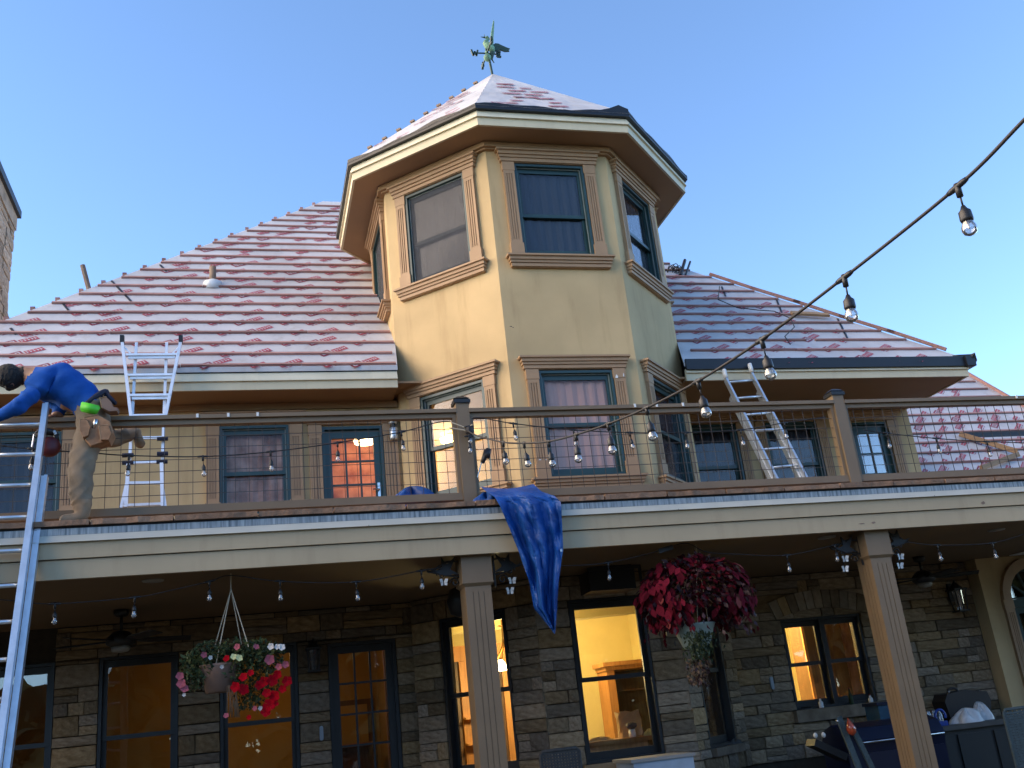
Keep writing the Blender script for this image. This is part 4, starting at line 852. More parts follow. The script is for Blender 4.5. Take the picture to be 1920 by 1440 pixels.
# slack ties and clip lamp at the middle post
pt = thing('cord_knot', at(878, 806, 0.36), 'knot of cords and clips hooked on the middle railing post', 'cord'); mb = MB()
for a, b in (((846,792),(878,804)), ((842,802),(878,808)), ((878,804),(893,822)), ((880,800),(886,796))): mb.tube([at(*a, 0.36), at(*b, 0.34)], 0.007, 5)
mb.build('cord', MT['rope'], pt); mb = MB(); mb.lathe(at(880, 808, 0.35), [(0.02,-0.05),(0.045,-0.02),(0.045,0.03),(0.02,0.05)], 10); mb.build('knot', MT['cable'], pt)
bulb_unit(pt, at(879, 800, 0.33), 0.18); bulb_unit(pt, at(879, 818, 0.32), 0.18)
cm = thing('clip_lamp', at(906, 842, 0.34), 'black clip lamp on a thin rod beside the middle railing post', 'lamp'); mb = MB(); mb.tube([at(913, 846, 0.34), at(904, 868, 0.34)], [0.035, 0.02], 8); mb.tube([at(916, 842, 0.34), at(912, 858, 0.34)], [0.03, 0.04], 8); mb.build('head', MT['blackp'], cm, True)
mb = MB(); mb.tube([at(904, 864, 0.34), at(895, 895, 0.36)], 0.006, 5); mb.build('rod', MT['steel'], cm)

# ------------------------------------------------------------------ ladders
def lad_pt(z, x, ya, za, yb, zb): t = (z-za)/(zb-za); return Vector((x, ya+(yb-ya)*t, z))
# extension ladder against the porch edge at the left
lad = thing('extension_ladder', (-3.0, -1.1, 0), 'grey aluminium extension ladder leaning on the porch edge at far left', 'ladder')
def yl(z): return -0.075 + 0.262*(z-3.75)
top = at(88, 757, yl(4.97)); mid_ = at(33, 1180, yl(3.0)); xs = (top.x-mid_.x)/(top.z-mid_.z)
def lx(z): return mid_.x + xs*(z-mid_.z)
def lrail(off, z0, z1, yo, nm, w=0.028, d=0.075):
    mb = MB(); a = Vector((lx(z0)+off, yl(z0)+yo, z0)); b = Vector((lx(z1)+off, yl(z1)+yo, z1)); mb.beam(a, b, w, d, up=(0,1,0))
    for s in (-1, 1): mb.beam(a+Vector((-0.012, s*d*0.42, 0)), b+Vector((-0.012, s*d*0.42, 0)), 0.05, 0.012, up=(0,1,0))
    mb.build(nm, MT['alu'], lad)
lrail(0, 0.9, top.z, 0, 'rail'); lrail(-0.50, 0.9, top.z, 0, 'rail'); lrail(0.055, 0.02, 4.34, 0.085, 'base_rail'); lrail(-0.555, 0.02, 4.34, 0.085, 'base_rail')
z = 1.16
while z < top.z-0.05: mb = MB(); mb.tube([(lx(z)-0.49, yl(z), z), (lx(z)-0.01, yl(z), z)], 0.019, 8); mb.build('rung', MT['alu'], lad, True); z += 0.308
mb = MB(); mb.beam((lx(3.98)-0.38, yl(3.98)-0.05, 4.02), (lx(3.9)-0.38, yl(3.9)-0.05, 3.90), 0.03, 0.02, up=(0,1,0)); mb.tube([(lx(3.9)-0.375, yl(3.9)-0.06, 3.92), (lx(3.3)-0.37, yl(3.3)-0.06, 3.30)], 0.006, 5); mb.build('pulley_rope', MT['cable'], lad)
# articulated ladder on the deck, leaning on the left eave
al = thing('folding_ladder', (-2.25, 2.0, ZD), 'bright white metal folding ladder with flared top resting on the left eave', 'ladder')
def ya(z): return 2.02 + 0.225*(z-3.87)
def ap(px, py, z): return at(px, py, ya(z))
def seg(a, b, w, d, nm, m='alu_w'): mb = MB(); mb.beam(a, b, w, d, up=(0,1,0)); mb.build(nm, MT[m], al)
def hz(py): return 6.80-(py-640)*0.00705   # rough height along the ladder, for its lean
def A(px, py): return ap(px, py, hz(py))
for a, b in (((229,640),(246,780)), ((339,640),(310,780))): seg(A(*a), A(*b)+Vector((0,0,-0.02)), 0.035, 0.05, 'flared_rail')
for a, b in (((255,640),(241,880)), ((312,640),(303,880))): seg(A(*a)+Vector((0,0.06,0)), A(*b)+Vector((0,0.06,0)), 0.032, 0.045, 'rail')
for a, b in (((241,866),(236,952)), ((303,866),(305,950))): seg(A(*a), A(*b), 0.038, 0.05, 'lower_rail')
for a, b in (((238,905),(227,953)), ((304,905),(310,950))): seg(A(*a), A(*b), 0.03, 0.04, 'foot_flare')
for l, r in (((236,666),(333,665)), ((239,704),(327,703)), ((242,742),(320,741))): mb = MB(); a, b = A(*l), A(*r); mb.beam(a, b, 0.06, 0.028, up=(0,0,1)); mb.beam(a+Vector((0.03,0.0,-0.03)), b+Vector((-0.03,0.0,-0.03)), 0.02, 0.04); mb.build('rung', MT['alu_w'], al)
for l, r in (((246,780),(310,779)), ((241,822),(304,821)), ((240,868),(304,866)), ((240,906),(304,905)), ((230,948),(306,945))): mb = MB(); mb.beam(A(*l), A(*r), 0.05, 0.03); mb.build('rung', MT['alu_w'], al)
for a, b in (((232,650),(246,664)), ((336,650),(322,664))): seg(A(*a), A(*b), 0.015, 0.015, 'brace')
for a in ((229,640),(339,640)): mb = MB(); p = A(*a); mb.box(p.x-0.024, p.x+0.024, p.y-0.034, p.y+0.034, p.z-0.02, p.z+0.07); mb.build('rubber_tip', MT['blackp'], al)
for a in ((240,854),(305,851),(240,868),(304,866),(305,823)): mb = MB(); p = A(*a); mb.tube([p+Vector((-0.06,-0.01,0)), p+Vector((0.06,-0.01,0))], 0.026, 8); mb.build('hinge_lock', MT['navy'], al)
# extension ladder on the right of the deck
rl = thing('extension_ladder', (5.6, 1.45, ZD), 'aluminium extension ladder leaning on the right eave behind the railing', 'ladder')
def yr_(z): return 1.45 + 0.52*(z-3.87)
def rpt(px, py, yo=0.0):
    d = ray(px, py)                            # meet the tilted ladder plane
    p0 = Vector((0, 1.45+yo, 3.87)); n = Vector((0, 1, -0.52)); return CAM + d*((p0-CAM).dot(n)/d.dot(n))
for (a, b, nm, yo) in (((1361,712),(1457,902),'rail',0), ((1409,702),(1510,895),'rail',0), ((1370,745),(1445,898),'base_rail',0.09), ((1421,735),(1496,893),'base_rail',0.09)):
    p, q = rpt(*a, yo), rpt(*b, yo); q2 = p + (q-p)*((p.z-3.88)/(p.z-q.z)); mb = MB(); mb.beam(p, q2, 0.03, 0.075, up=(0,1,0)); mb.build(nm, MT['alu'], rl)
for l, r in (((1364,717),(1411,713)), ((1380,747),(1428,743)), ((1397,778),(1444,774)), ((1414,808),(1461,805)), ((1429,843),(1478,839)), ((1447,877),(1494,872))): mb = MB(); mb.tube([rpt(*l), rpt(*r)], 0.018, 8); mb.build('rung', MT['alu'], rl, True)
for a in ((1359,703),(1407,692)): p = rpt(*a); mb = MB(); mb.tube([p+Vector((0,-0.02,-0.06)), p+Vector((0,0.0,0.08))], [0.035, 0.03], 8); mb.build('end_mitt', MT['white'], rl, True)

# ------------------------------------------------------------------ the worker
KP = {  # pixel x, y, depth, radius-x, radius-y
    'pelvis':(186,770,0.42,0.150,0.150), 'waist':(158,744,0.40,0.175,0.17), 'chest':(108,716,0.37,0.215,0.215), 'upper':(80,709,0.36,0.205,0.21), 'neck':(46,704,0.35,0.075,0.075), 'headb':(32,706,0.34,0.085,0.085), 'head':(15,711,0.33,0.105,0.11), 'chin':(4,722,0.32,0.07,0.07),
    'shl':(66,736,0.22,0.085,0.085), 'ell':(28,766,0.14,0.062,0.062), 'wrl':(-14,786,0.22,0.042,0.042), 'shr':(92,738,0.50,0.085,0.085), 'elr':(112,764,0.52,0.062,0.062), 'wrr':(106,783,0.47,0.045,0.045),
    'hipl':(176,794,0.33,0.125,0.125), 'knl':(152,868,0.23,0.105,0.105), 'cal':(151,905,0.21,0.098,0.098), 'anl':(153,950,0.19,0.078,0.078), 'heel':(155,972,0.18,0.062,0.062), 'ball':(127,975,0.16,0.055,0.052), 'toe':(110,978,0.14,0.045,0.042),
    'hipr':(190,796,0.53,0.115,0.115), 'knr':(200,826,0.66,0.090,0.090), 'anr':(243,816,0.76,0.062,0.062), 'heelr':(256,806,0.78,0.058,0.058), 'toer':(264,842,0.80,0.036,0.036)}
BN = [('pelvis','waist'),('waist','chest'),('chest','upper'),('upper','neck'),('neck','headb'),('headb','head'),('head','chin'),('upper','shl'),('shl','ell'),('ell','wrl'),('upper','shr'),('shr','elr'),('elr','wrr'),
      ('pelvis','hipl'),('hipl','knl'),('knl','cal'),('cal','anl'),('anl','heel'),('heel','ball'),('ball','toe'),('pelvis','hipr'),('hipr','knr'),('knr','anr'),('anr','heelr'),('heelr','toer')]
REG = {'headb':4,'head':4,'chin':4,'neck':4,'wrl':3,'wrr':3,'upper':0,'chest':0,'waist':0,'shl':0,'ell':0,'shr':0,'elr':0,'pelvis':1,'hipl':1,'knl':1,'cal':1,'hipr':1,'knr':1}
names = list(KP); me = bpy.data.meshes.new('person_cage'); P3 = {k: at(v[0], v[1], v[2]) for k, v in KP.items()}
me.from_pydata([P3[k] for k in names], [(names.index(a), names.index(b)) for a, b in BN], [])
tmp = bpy.data.objects.new('person_cage', me); COL.objects.link(tmp)
sk = tmp.modifiers.new('skin', 'SKIN'); sk.use_smooth_shade = True; sk.branch_smoothing = 0.4
for i, k in enumerate(names): me.skin_vertices[0].data[i].radius = (KP[k][3]*1.16, KP[k][4]*1.16); me.skin_vertices[0].data[i].use_root = (k == 'pelvis')
ss = tmp.modifiers.new('sub', 'SUBSURF'); ss.levels = 3; ss.render_levels = 3
dg = bpy.context.evaluated_depsgraph_get(); dg.update()
bmesh_ = bpy.data.meshes.new_from_object(tmp.evaluated_get(dg)); bpy.data.objects.remove(tmp)
bmesh_.name = 'person'; bmesh_.materials.clear()
for m in ('shirt', 'pants', 'boot', 'skin', 'hair'): bmesh_.materials.append(MT[m])
for v in bmesh_.vertices:        # cloth creases
    c = v.co; top_ = c.z > P3['pelvis'].z - 0.02
    def crease(q): q = q % 1.0; return max(0.0, 1-abs(q-0.5)*5)
    if top_: dd = 0.016*crease((c.x*0.55+c.z*1.0)*7.0+0.5*math.sin(c.x*6+c.y*4))*(0.4+0.6*math.sin(c.x*9+2)**2) + 0.006*math.sin(c.x*24-c.z*31)
    else: dd = 0.012*crease((c.z*1.0-c.x*0.5)*8.0+0.6*math.sin(c.x*9+c.y*7))*(0.3+0.7*math.sin(c.z*8)**2) + 0.005*math.sin(c.z*33+c.x*18)
    if c.x > P3['neck'].x-0.02 and c.z > P3['anl'].z: v.co = c + v.normal*dd
for f_ in bmesh_.polygons: pass
def near_bone(p):
    best = None
    for a, b in BN:
        A_, B_ = P3[a], P3[b]; t = max(0, min(1, (p-A_).dot(B_-A_)/(B_-A_).length_squared)); d = (p-(A_+(B_-A_)*t)).length
        if best is None or d < best[0]: best = (d, a, b, t)
    return best
for f in bmesh_.polygons:
    d, a, b, t = near_bone(f.center); s = (a, b)
    if b in ('anl','heel','ball','toe') and not (b == 'anl' and t < 0.80): mi = 2
    elif b in ('heelr','toer') or (b == 'anr' and t > 0.85): mi = 2
    elif b == 'anl' or b == 'anr': mi = 1
    elif b in ('headb','head'): mi = 4
    elif b == 'chin': mi = 3
    elif b == 'neck': mi = 0 if t < 0.5 else 3
    elif b in ('wrl','wrr'): mi = 0 if t < 0.75 else 3
    elif b == 'waist': mi = 1 if t < 0.35 else 0
    elif b in ('hipl','knl','cal','hipr','knr'): mi = 1
    else: mi = 0
    f.material_index = mi; f.use_smooth = True
person = link('person', bmesh_); tag(person, 'worker in blue shirt and khaki trousers bending left over the railing', 'person')
def pbox(px, py, Y, hx, hy, hz_, rot, nm, m, bev=0.01):
    c = at(px, py, Y); bm = bmesh.new(); bmesh.ops.create_cube(bm, size=2.0)
    for v in bm.verts: v.co = Vector((v.co.x*hx*(0.85 if v.co.z < 0 else 1), v.co.y*hy, v.co.z*hz_))
    bmesh.ops.bevel(bm, geom=bm.edges[:], offset=min(hx, hy, hz_)*0.28, segments=2, affect='EDGES')
    bmesh.ops.rotate(bm, verts=bm.verts, matrix=Matrix.Rotation(rot, 3, 'Y')); bmesh.ops.translate(bm, verts=bm.verts, vec=c)
    me = bpy.data.meshes.new(nm); bm.to_mesh(me); bm.free(); me.materials.append(MT[m]); me.polygons.foreach_set('use_smooth', [True]*len(me.polygons)); return link(nm, me, person)
hd = at(16, 708, 0.33); bm = bmesh.new(); bmesh.ops.create_icosphere(bm, subdivisions=4, radius=1.0)
for v in bm.verts:
    n = v.co.normalized(); k = 1 + 0.03*math.sin(n.x*17+n.z*9)*math.sin(n.z*21-n.y*8) + R_.uniform(-0.022, 0.022)
    v.co = Vector((n.x*0.128*k, n.y*0.112*k, n.z*0.135*k*(1.0 if n.z > 0 else 0.92)))
    if n.x < -0.55 and n.z < -0.25: v.co *= 0.84          # the face side stays inside the head
bmesh.ops.rotate(bm, verts=bm.verts, matrix=Matrix.Rotation(-0.45, 3, 'Y')); bmesh.ops.translate(bm, verts=bm.verts, vec=hd)
me = bpy.data.meshes.new('hair'); bm.to_mesh(me); bm.free(); me.materials.append(MT['hair']); link('hair', me, person)
ci = at(-2, 715, 0.24); mb = MB(); mb.tube([ci+Vector((0,-0.01,0.02)), ci+Vector((0,-0.015,-0.02))], [0.018,0.012], 8); mb.build('ear', MT['skin'], person, True)
for w, d in (('wrl', -1), ('wrr', -1)):
    p = P3[w]; mb = MB(); mb.tube([p, p+Vector((-0.05,0,-0.01)), p+Vector((-0.09,0,-0.015))], [0.036, 0.042, 0.038], 8)
    for q in range(4): b0 = p+Vector((-0.09, -0.028+0.019*q, -0.012)); ln = (0.06,0.072,0.068,0.052)[q]; mb.tube([b0, b0+Vector((-ln*0.6,0,-0.008)), b0+Vector((-ln,0,-0.035))], [0.010,0.009,0.007], 6)
    mb.tube([p+Vector((-0.02,-0.03,0)), p+Vector((-0.055,-0.055,-0.01)), p+Vector((-0.085,-0.06,-0.025))], [0.013,0.011,0.008], 6); mb.build('hand', MT['skin'], person, True)
bl = MB(); pa, pb = at(171, 768, 0.41), at(199, 752, 0.41); ax = (at(186,770,0.42)-at(160,746,0.40)).normalized(); cbelt = at(173, 759, 0.41)
u = ax.orthogonal().normalized(); w = ax.cross(u)
bl.tube([cbelt+(u*math.cos(a)+w*math.sin(a))*0.178 for a in [2*math.pi*q/24 for q in range(25)]], 0.026, 8); bl.build('belt', MT['navy'], person, True)
def pouch(poly, Y, d, nm='tool_pouch', m='leather'):
    mb = MB(); P = [at(x, y, Y) for x, y in poly]; c = sum(P, Vector())/len(P); k = len(P)
    fr_p = [c+(p-c)*0.93+Vector((0,-0.018,0)) for p in P]; bk = [p+Vector((0,d,0)) for p in P]
    mb.v = [tuple(q) for q in fr_p+P+bk]; mb.f = [tuple(range(k))]+[(i, (i+1)%k, k+(i+1)%k, k+i) for i in range(k)]+[(k+i, k+(i+1)%k, 2*k+(i+1)%k, 2*k+i) for i in range(k)]; mb.m = [0]*len(mb.f); mb.build(nm, MT[m], person)
    rim = MB(); rim.tube([P[-1]+Vector((0,-0.012,0)), P[0]+Vector((0,-0.016,0.004)), P[1]+Vector((0,-0.012,0))], 0.006, 5); rim.build('pouch_rim', MT['boot'], person)
pouch([(158,784),(184,778),(206,790),(213,812),(205,828),(186,833),(170,838),(160,826),(155,806)], 0.13, 0.16)
pouch([(150,788),(163,786),(170,800),(166,818),(156,822),(150,808)], 0.10, 0.10)
pouch([(186,800),(203,797),(210,814),(204,826),(190,826)], 0.09, 0.06)
pbox(168, 766, 0.13, 0.085, 0.03, 0.042, 0.28, 'tape_measure', 'lime'); pbox(178, 795, 0.12, 0.018, 0.018, 0.045, 0.3, 'hammer_head', 'steel')
pouch([(188,748),(200,745),(209,754),(213,764),(222,766),(220,772),(205,773),(192,766)], 0.20, 0.10, 'pale_glove', 'terra'); pbox(208, 748, 0.32, 0.02, 0.03, 0.07, -0.7, 'strap', 'navy')
# coil nailer hooked on the rail
ng = thing('nail_gun', at(92, 838, 0.30), 'dark red coil nail gun hanging from the railing beside the ladder', 'nail gun')
mb = MB(); mb.lathe(at(93, 838, 0.30), [(0.02,-0.05),(0.085,-0.045),(0.10,0.0),(0.085,0.045),(0.02,0.05)], 18, axis=(0.1,-1,0.1)); mb.build('magazine', MT['maroon'], ng, True)
mb = MB(); mb.tube([at(70, 820, 0.3), at(85, 808, 0.3), at(104, 812, 0.3)], [0.03,0.04,0.03], 10); mb.tube([at(104,812,0.3), at(108,828,0.3)], [0.022,0.018], 8); mb.build('body', MT['blackp'], ng, True)
mb = MB(); mb.tube([at(72, 806, 0.29), at(64, 815, 0.29), at(60, 838, 0.29)], 0.010, 6); mb.tube([at(101,808,0.27), at(105,815,0.27)], 0.014, 6); mb.build('hook', MT['steel'], ng)

# ------------------------------------------------------------------ blue tarps
Lp = [(902,913),(912,922),(928,932),(938,950),(955,990),(975,1040),(992,1090),(1001,1140),(1030,1176),(1039,1187)]
Rp = [(1000,908),(1015,922),(1040,930),(1052,942),(1054,985),(1056,1030),(1047,1090),(1044,1140),(1042,1172),(1040,1188)]
Yd = [0.33, 0.05, -0.065, -0.085, -0.085, -0.075, -0.06, -0.05, -0.045, -0.045]
def lerp_list(Ls, t): f = t*(len(Ls)-1); i = min(int(f), len(Ls)-2); q = f-i; return tuple(a+(b-a)*q for a, b in zip(Ls[i], Ls[i+1])) if isinstance(Ls[0], tuple) else Ls[i]+(Ls[i+1]-Ls[i])*q
tp = MB(); NT, NS = 70, 34
for j in range(NT+1):
    t = j/NT; l, r, yd = lerp_list(Lp, t), lerp_list(Rp, t), lerp_list(Yd, t)
    if t > 0.12: yd = yd - 0.0
    for i in range(NS+1):
        s = i/NS; amp = 0.085*min(1, max(0, (t-0.12)*4))*(1-0.4*t)
        tri = lambda q: abs((q % 1.0)-0.5)*4-1
        fold = amp*(0.9*tri(s*1.7+t*0.5)+0.55*tri(s*3.9-t*0.9+0.2)+0.35*tri(s*2.2+t*3.1))+0.010*tri(t*6.3+s*1.7)+0.007*tri(t*11-s*5)+R_.uniform(-0.003, 0.003)
        x = l[0]+(r[0]-l[0])*s; y = l[1]+(r[1]-l[1])*s + (6*math.sin(math.pi*s) if t < 0.05 else 0)
        tp.v.append(tuple(at(x, y, yd-max(0, fold+amp*0.9))))
for j in range(NT):
    for i in range(NS): a = j*(NS+1)+i; tp.f.append((a, a+1, a+NS+2, a+NS+1)); tp.m.append(0)
tarp = tp.build('tarp', MT['tarp'], None, False, fix=False); tag(tarp, 'crumpled blue tarp hanging over the porch edge beside the middle column', 'tarp')
so_ = tarp.modifiers.new('thickness', 'SOLIDIFY'); so_.thickness = 0.003
mb = MB(); p = at(1053, 1032, -0.17); mb.lathe(p, [(0.006,-0.002),(0.016,-0.002),(0.016,0.004),(0.006,0.004)], 12, axis=(0,-1,0)); mb.build('grommet', MT['steel'], tarp)
def crumple(c, rx, ry, rz_, nm, m, seed, n=22):
    mb = MB(); rr = random.Random(seed); ph = [rr.uniform(0, 6) for _ in range(6)]
    for j in range(n//2+1):
        th_ = math.pi/2*j/(n//2)
        for i in range(n):
            a = 2*math.pi*i/n; k = 1+0.16*math.sin(3*a+ph[0]+2*th_)+0.12*math.sin(5*a+ph[1]-3*th_)+0.08*math.sin(9*a+ph[2]+5*th_)
            mb.v.append((c[0]+rx*k*math.cos(a)*math.cos(th_), c[1]+ry*k*math.sin(a)*math.cos(th_), c[2]+rz_*math.sin(th_)*(0.8+0.3*math.sin(a*4+ph[3]))))
    for j in range(n//2):
        for i in range(n): mb.f.append((j*n+i, j*n+(i+1)%n, (j+1)*n+(i+1)%n, (j+1)*n+i)); mb.m.append(0)
    return mb.build(nm, MT[m], None, True)
p = at(772, 928, 1.0); tag(crumple((p.x, 1.0, ZD), 0.36, 0.22, p.z-ZD+0.06, 'tarp', 'tarp', 3), 'low blue tarp bundle lying on the deck behind the left railing panel', 'tarp')
p = at(910, 925, 0.25); tag(crumple((p.x, 0.22, 3.885), 0.14, 0.13, 0.13, 'tarp_end', 'tarp', 5), 'bunched end of blue tarp beside the foot of the middle post', 'tarp')

# ------------------------------------------------------------------ hanging plants
def leafmesh(nm, m, L=1.0, w=0.5, cup=0.15, seg=4):
    mb = MB(); prof = [0.0, 0.62, 1.0, 0.72, 0.0]
    for i in range(seg+1):
        t = i/seg; ww = w/2*prof[i]
        z = -cup*t*t*L
        mb.v += [(-ww, t*L, z+cup*0.5*ww), (0, t*L, z), (ww, t*L, z+cup*0.5*ww)]
    for i in range(seg): a = i*3; mb.f += [(a, a+1, a+4, a+3), (a+1, a+2, a+5, a+4)]; mb.m += [0, 0]
    me = bpy.data.meshes.new(nm); me.from_pydata(mb.v, [], mb.f); me.materials.append(m); me.polygons.foreach_set('use_smooth', [True]*len(me.polygons)); return me
def orient(p, d, s, roll=0.0):
    d = Vector(d).normalized(); q = Vector((0,1,0)).rotation_difference(d).to_matrix().to_4x4()
    return Matrix.Translation(p) @ q @ Matrix.Rotation(roll, 4, 'Y') @ Matrix.Scale(s, 4)
def face_out(p, n, down, s):
    n = Vector(n).normalized(); y = (Vector(down) - n*Vector(down).dot(n)).normalized(); x = y.cross(n)
    M_ = Matrix((x, y, n)).transposed().to_4x4(); M_.translation = p; return M_ @ Matrix.Scale(s, 4)
def leaf_stuff(mb, me_pts, p, d, s, roll, mi):
    M_ = orient(p, d, s, roll); mb.add([M_ @ Vector(v) for v in me_pts[0]], me_pts[1], mi)
LFV = ([(-0.02,0,0),(0.25,0.45,0.06),(0.0,1,-0.18),(-0.25,0.45,0.06),(0,0.5,0)], [(0,1,4),(1,2,4),(2,3,4),(3,0,4)])
# coleus
BY = 0.32
cb_ = thing('hanging_basket', at(1300, 1190, BY), 'round hanging basket of dark red leaves in a pale green pot', 'hanging plant', 'hanging baskets')
cc = at(1303, 1118, BY); pt_ = at(1303, 1192, BY)
mb = MB(); mb.lathe(pt_, [(0.10,-0.13),(0.13,-0.12),(0.215,0.09),(0.225,0.11),(0.19,0.11)], 20); mb.build('pot', MT['greenpot'], cb_, True)
hk = at(1306, 1028, BY); mb = MB()
for a in (0.3, 2.4, 4.5): mb.tube([pt_+Vector((0.21*math.cos(a), 0.21*math.sin(a), 0.1)), (hk.x, hk.y, ZC-0.01)], 0.004, 4)
mb.tube([at(1243, 1050, BY-0.05), at(1252, 1080, BY-0.1)], 0.004, 4)
mb.build('hanger', MT['rope'], cb_)
lm = [leafmesh('leaf', MT['coleus'], 1, 0.62), leafmesh('leaf', MT['coleus'], 1, 0.55, 0.3), leafmesh('leaf', MT['coleus_p'], 1, 0.6), leafmesh('leaf', MT['coleus'], 1, 0.5, 0.05)]
RX_, RZ_ = 0.60, 0.42
def shell(rr):
    while True:
        d = Vector((rr.gauss(0,1), rr.gauss(0,1), rr.gauss(0,1)));
        if d.length > 0.1: break
    d.normalize(); return d
rr = random.Random(21); cnt = 0; core = MB()
clumps = [shell(rr) for _ in range(26)]
while cnt < 290:
    d = rr.choice(clumps)+shell(rr)*0.42; d.normalize()
    if d.z < -0.75 or d.y > 0.35 or (d.z < -0.45 and abs(d.x) < 0.45): continue
    k = rr.uniform(0.80, 1.05); p = cc + Vector((d.x*RX_*k, d.y*RX_*0.85*k, d.z*RZ_*k))
    out = (d*0.7 + Vector((0,-0.25,-0.75)) + shell(rr)*0.35)
    link('leaf', lm[rr.choices([0,1,2,3],[5,4,1,4])[0]], cb_, face_out(p, d+Vector((0,-0.35,0.25))+shell(rr)*0.38, Vector((0,0,-1))+shell(rr)*0.45, rr.uniform(0.085, 0.15))); cnt += 1
for q in range(2600):
    d = shell(rr); k = rr.uniform(0.35, 0.95)**0.6
    if d.z < -0.8 or (d.z < -0.4 and abs(d.x) < 0.5): continue
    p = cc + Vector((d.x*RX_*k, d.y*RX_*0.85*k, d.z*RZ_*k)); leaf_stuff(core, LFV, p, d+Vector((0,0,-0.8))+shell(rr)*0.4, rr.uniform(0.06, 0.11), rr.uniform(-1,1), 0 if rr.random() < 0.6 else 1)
for q in range(90):       # ragged lower fringe and stems
    a = rr.uniform(0, 6.28); r = rr.uniform(0.46, 0.62); p = cc+Vector((r*math.cos(a), r*0.85*math.sin(a), -RZ_*rr.uniform(0.35, 0.95))); leaf_stuff(core, LFV, p, Vector((0.2*math.cos(a),0.2*math.sin(a),-1))+shell(rr)*0.3, rr.uniform(0.05, 0.09), rr.uniform(-1,1), rr.choice([0,1]))
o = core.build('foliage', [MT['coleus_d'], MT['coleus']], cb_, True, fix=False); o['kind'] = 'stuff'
tr_ = MB()
for q in range(900):      # trailing green plant
    t = rr.random(); p = at(1311+rr.gauss(0, 14-5*t), 1180+t*100+rr.uniform(-4,4), BY-0.2+0.06*rr.gauss(0,1)); leaf_stuff(tr_, LFV, p, Vector((0,-0.1,-1))+shell(rr)*0.8, rr.uniform(0.03, 0.055), rr.uniform(-1,1), 0 if t < 0.55 else (1 if rr.random() < 0.7 else 2))
o = tr_.build('trailing_foliage', [MT['leaf_dk'], MT['stem'], MT['coleus_d']], cb_, True, fix=False); o['kind'] = 'stuff'
# mixed flowers
FY = 0.33
fb_ = thing('hanging_basket', at(413, 1290, FY), 'hanging terracotta basket of mixed pink, white and red flowers', 'hanging plant', 'hanging baskets')
fc = at(424, 1268, FY); mb = MB(); mb.lathe(at(413, 1272, FY), [(0.10,-0.12),(0.125,-0.12),(0.175,0.10),(0.185,0.12),(0.15,0.12)], 20); mb.build('pot', MT['terra'], fb_, True)
mb = MB(); ap_ = at(433, 1105, FY); mb.tube([(ap_.x, ap_.y, ZC-0.01), ap_], 0.006, 5)
for x, y, dy in ((405,1245,-0.12), (402,1215,0.12), (453,1210,0.12), (466,1213,-0.12)): mb.tube([ap_, at(x, y, FY+dy)], 0.006, 4)
mb.build('hanger', MT['rope'], fb_)
fol = MB(); rr = random.Random(5)
def blob(px, py, rx, ry, n, s0, s1, mi, down=0.2, dy=0.18):
    for q in range(n):
        a = rr.uniform(0, 6.28); k = rr.random()**0.6; p = at(px+rx*k*math.cos(a), py+ry*k*math.sin(a), FY+rr.uniform(-dy, dy)); leaf_stuff(fol, LFV, p, shell(rr)*0.9+Vector((0,-0.3,0.5-down)), rr.uniform(s0, s1), rr.uniform(-1,1), mi if rr.random() < 0.75 else 1-mi)
blob(370, 1250, 32, 26, 420, 0.035, 0.065, 0); blob(400, 1225, 45, 22, 380, 0.03, 0.05, 1); blob(460, 1225, 60, 26, 700, 0.03, 0.06, 0); blob(495, 1235, 38, 30, 500, 0.03, 0.055, 1); blob(445, 1255, 26, 24, 300, 0.03, 0.055, 0); blob(480, 1285, 45, 22, 320, 0.03, 0.055, 1, 0.8); blob(465, 1315, 30, 18, 160, 0.03, 0.05, 1, 1.2); blob(365, 1280, 24, 14, 140, 0.03, 0.05, 1, 0.8)
for q in range(16):
    x = 432+rr.uniform(-8, 12); fol.tube([at(x, 1285, FY-0.15), at(x+rr.uniform(-6,10), 1345, FY-0.17)], 0.004, 4, mi=2)
o = fol.build('foliage', [MT['leaf'], MT['leaf_dk'], MT['stem']], fb_, True, fix=False); o['kind'] = 'stuff'
def flower(px, py, r, m, dy=-0.22, n=5):
    c = at(px, py, FY+dy); mb = MB(); ax = Vector((rr.uniform(-.5,.5), -1, rr.uniform(-.3,.5))).normalized(); u = ax.orthogonal().normalized(); w = ax.cross(u)
    for k in range(n):
        a = 2*math.pi*k/n; a2 = a+2*math.pi/n*0.95; e = lambda t, r_: c+(u*math.cos(t)+w*math.sin(t))*r_+ax*(0.25*r_)
        mb.add([c, e(a, r*0.9), e((a+a2)/2, r*1.1), e(a2, r*0.9)], [(0,1,2,3)])
    mb.build('flower', MT[m], fb_, fix=False)
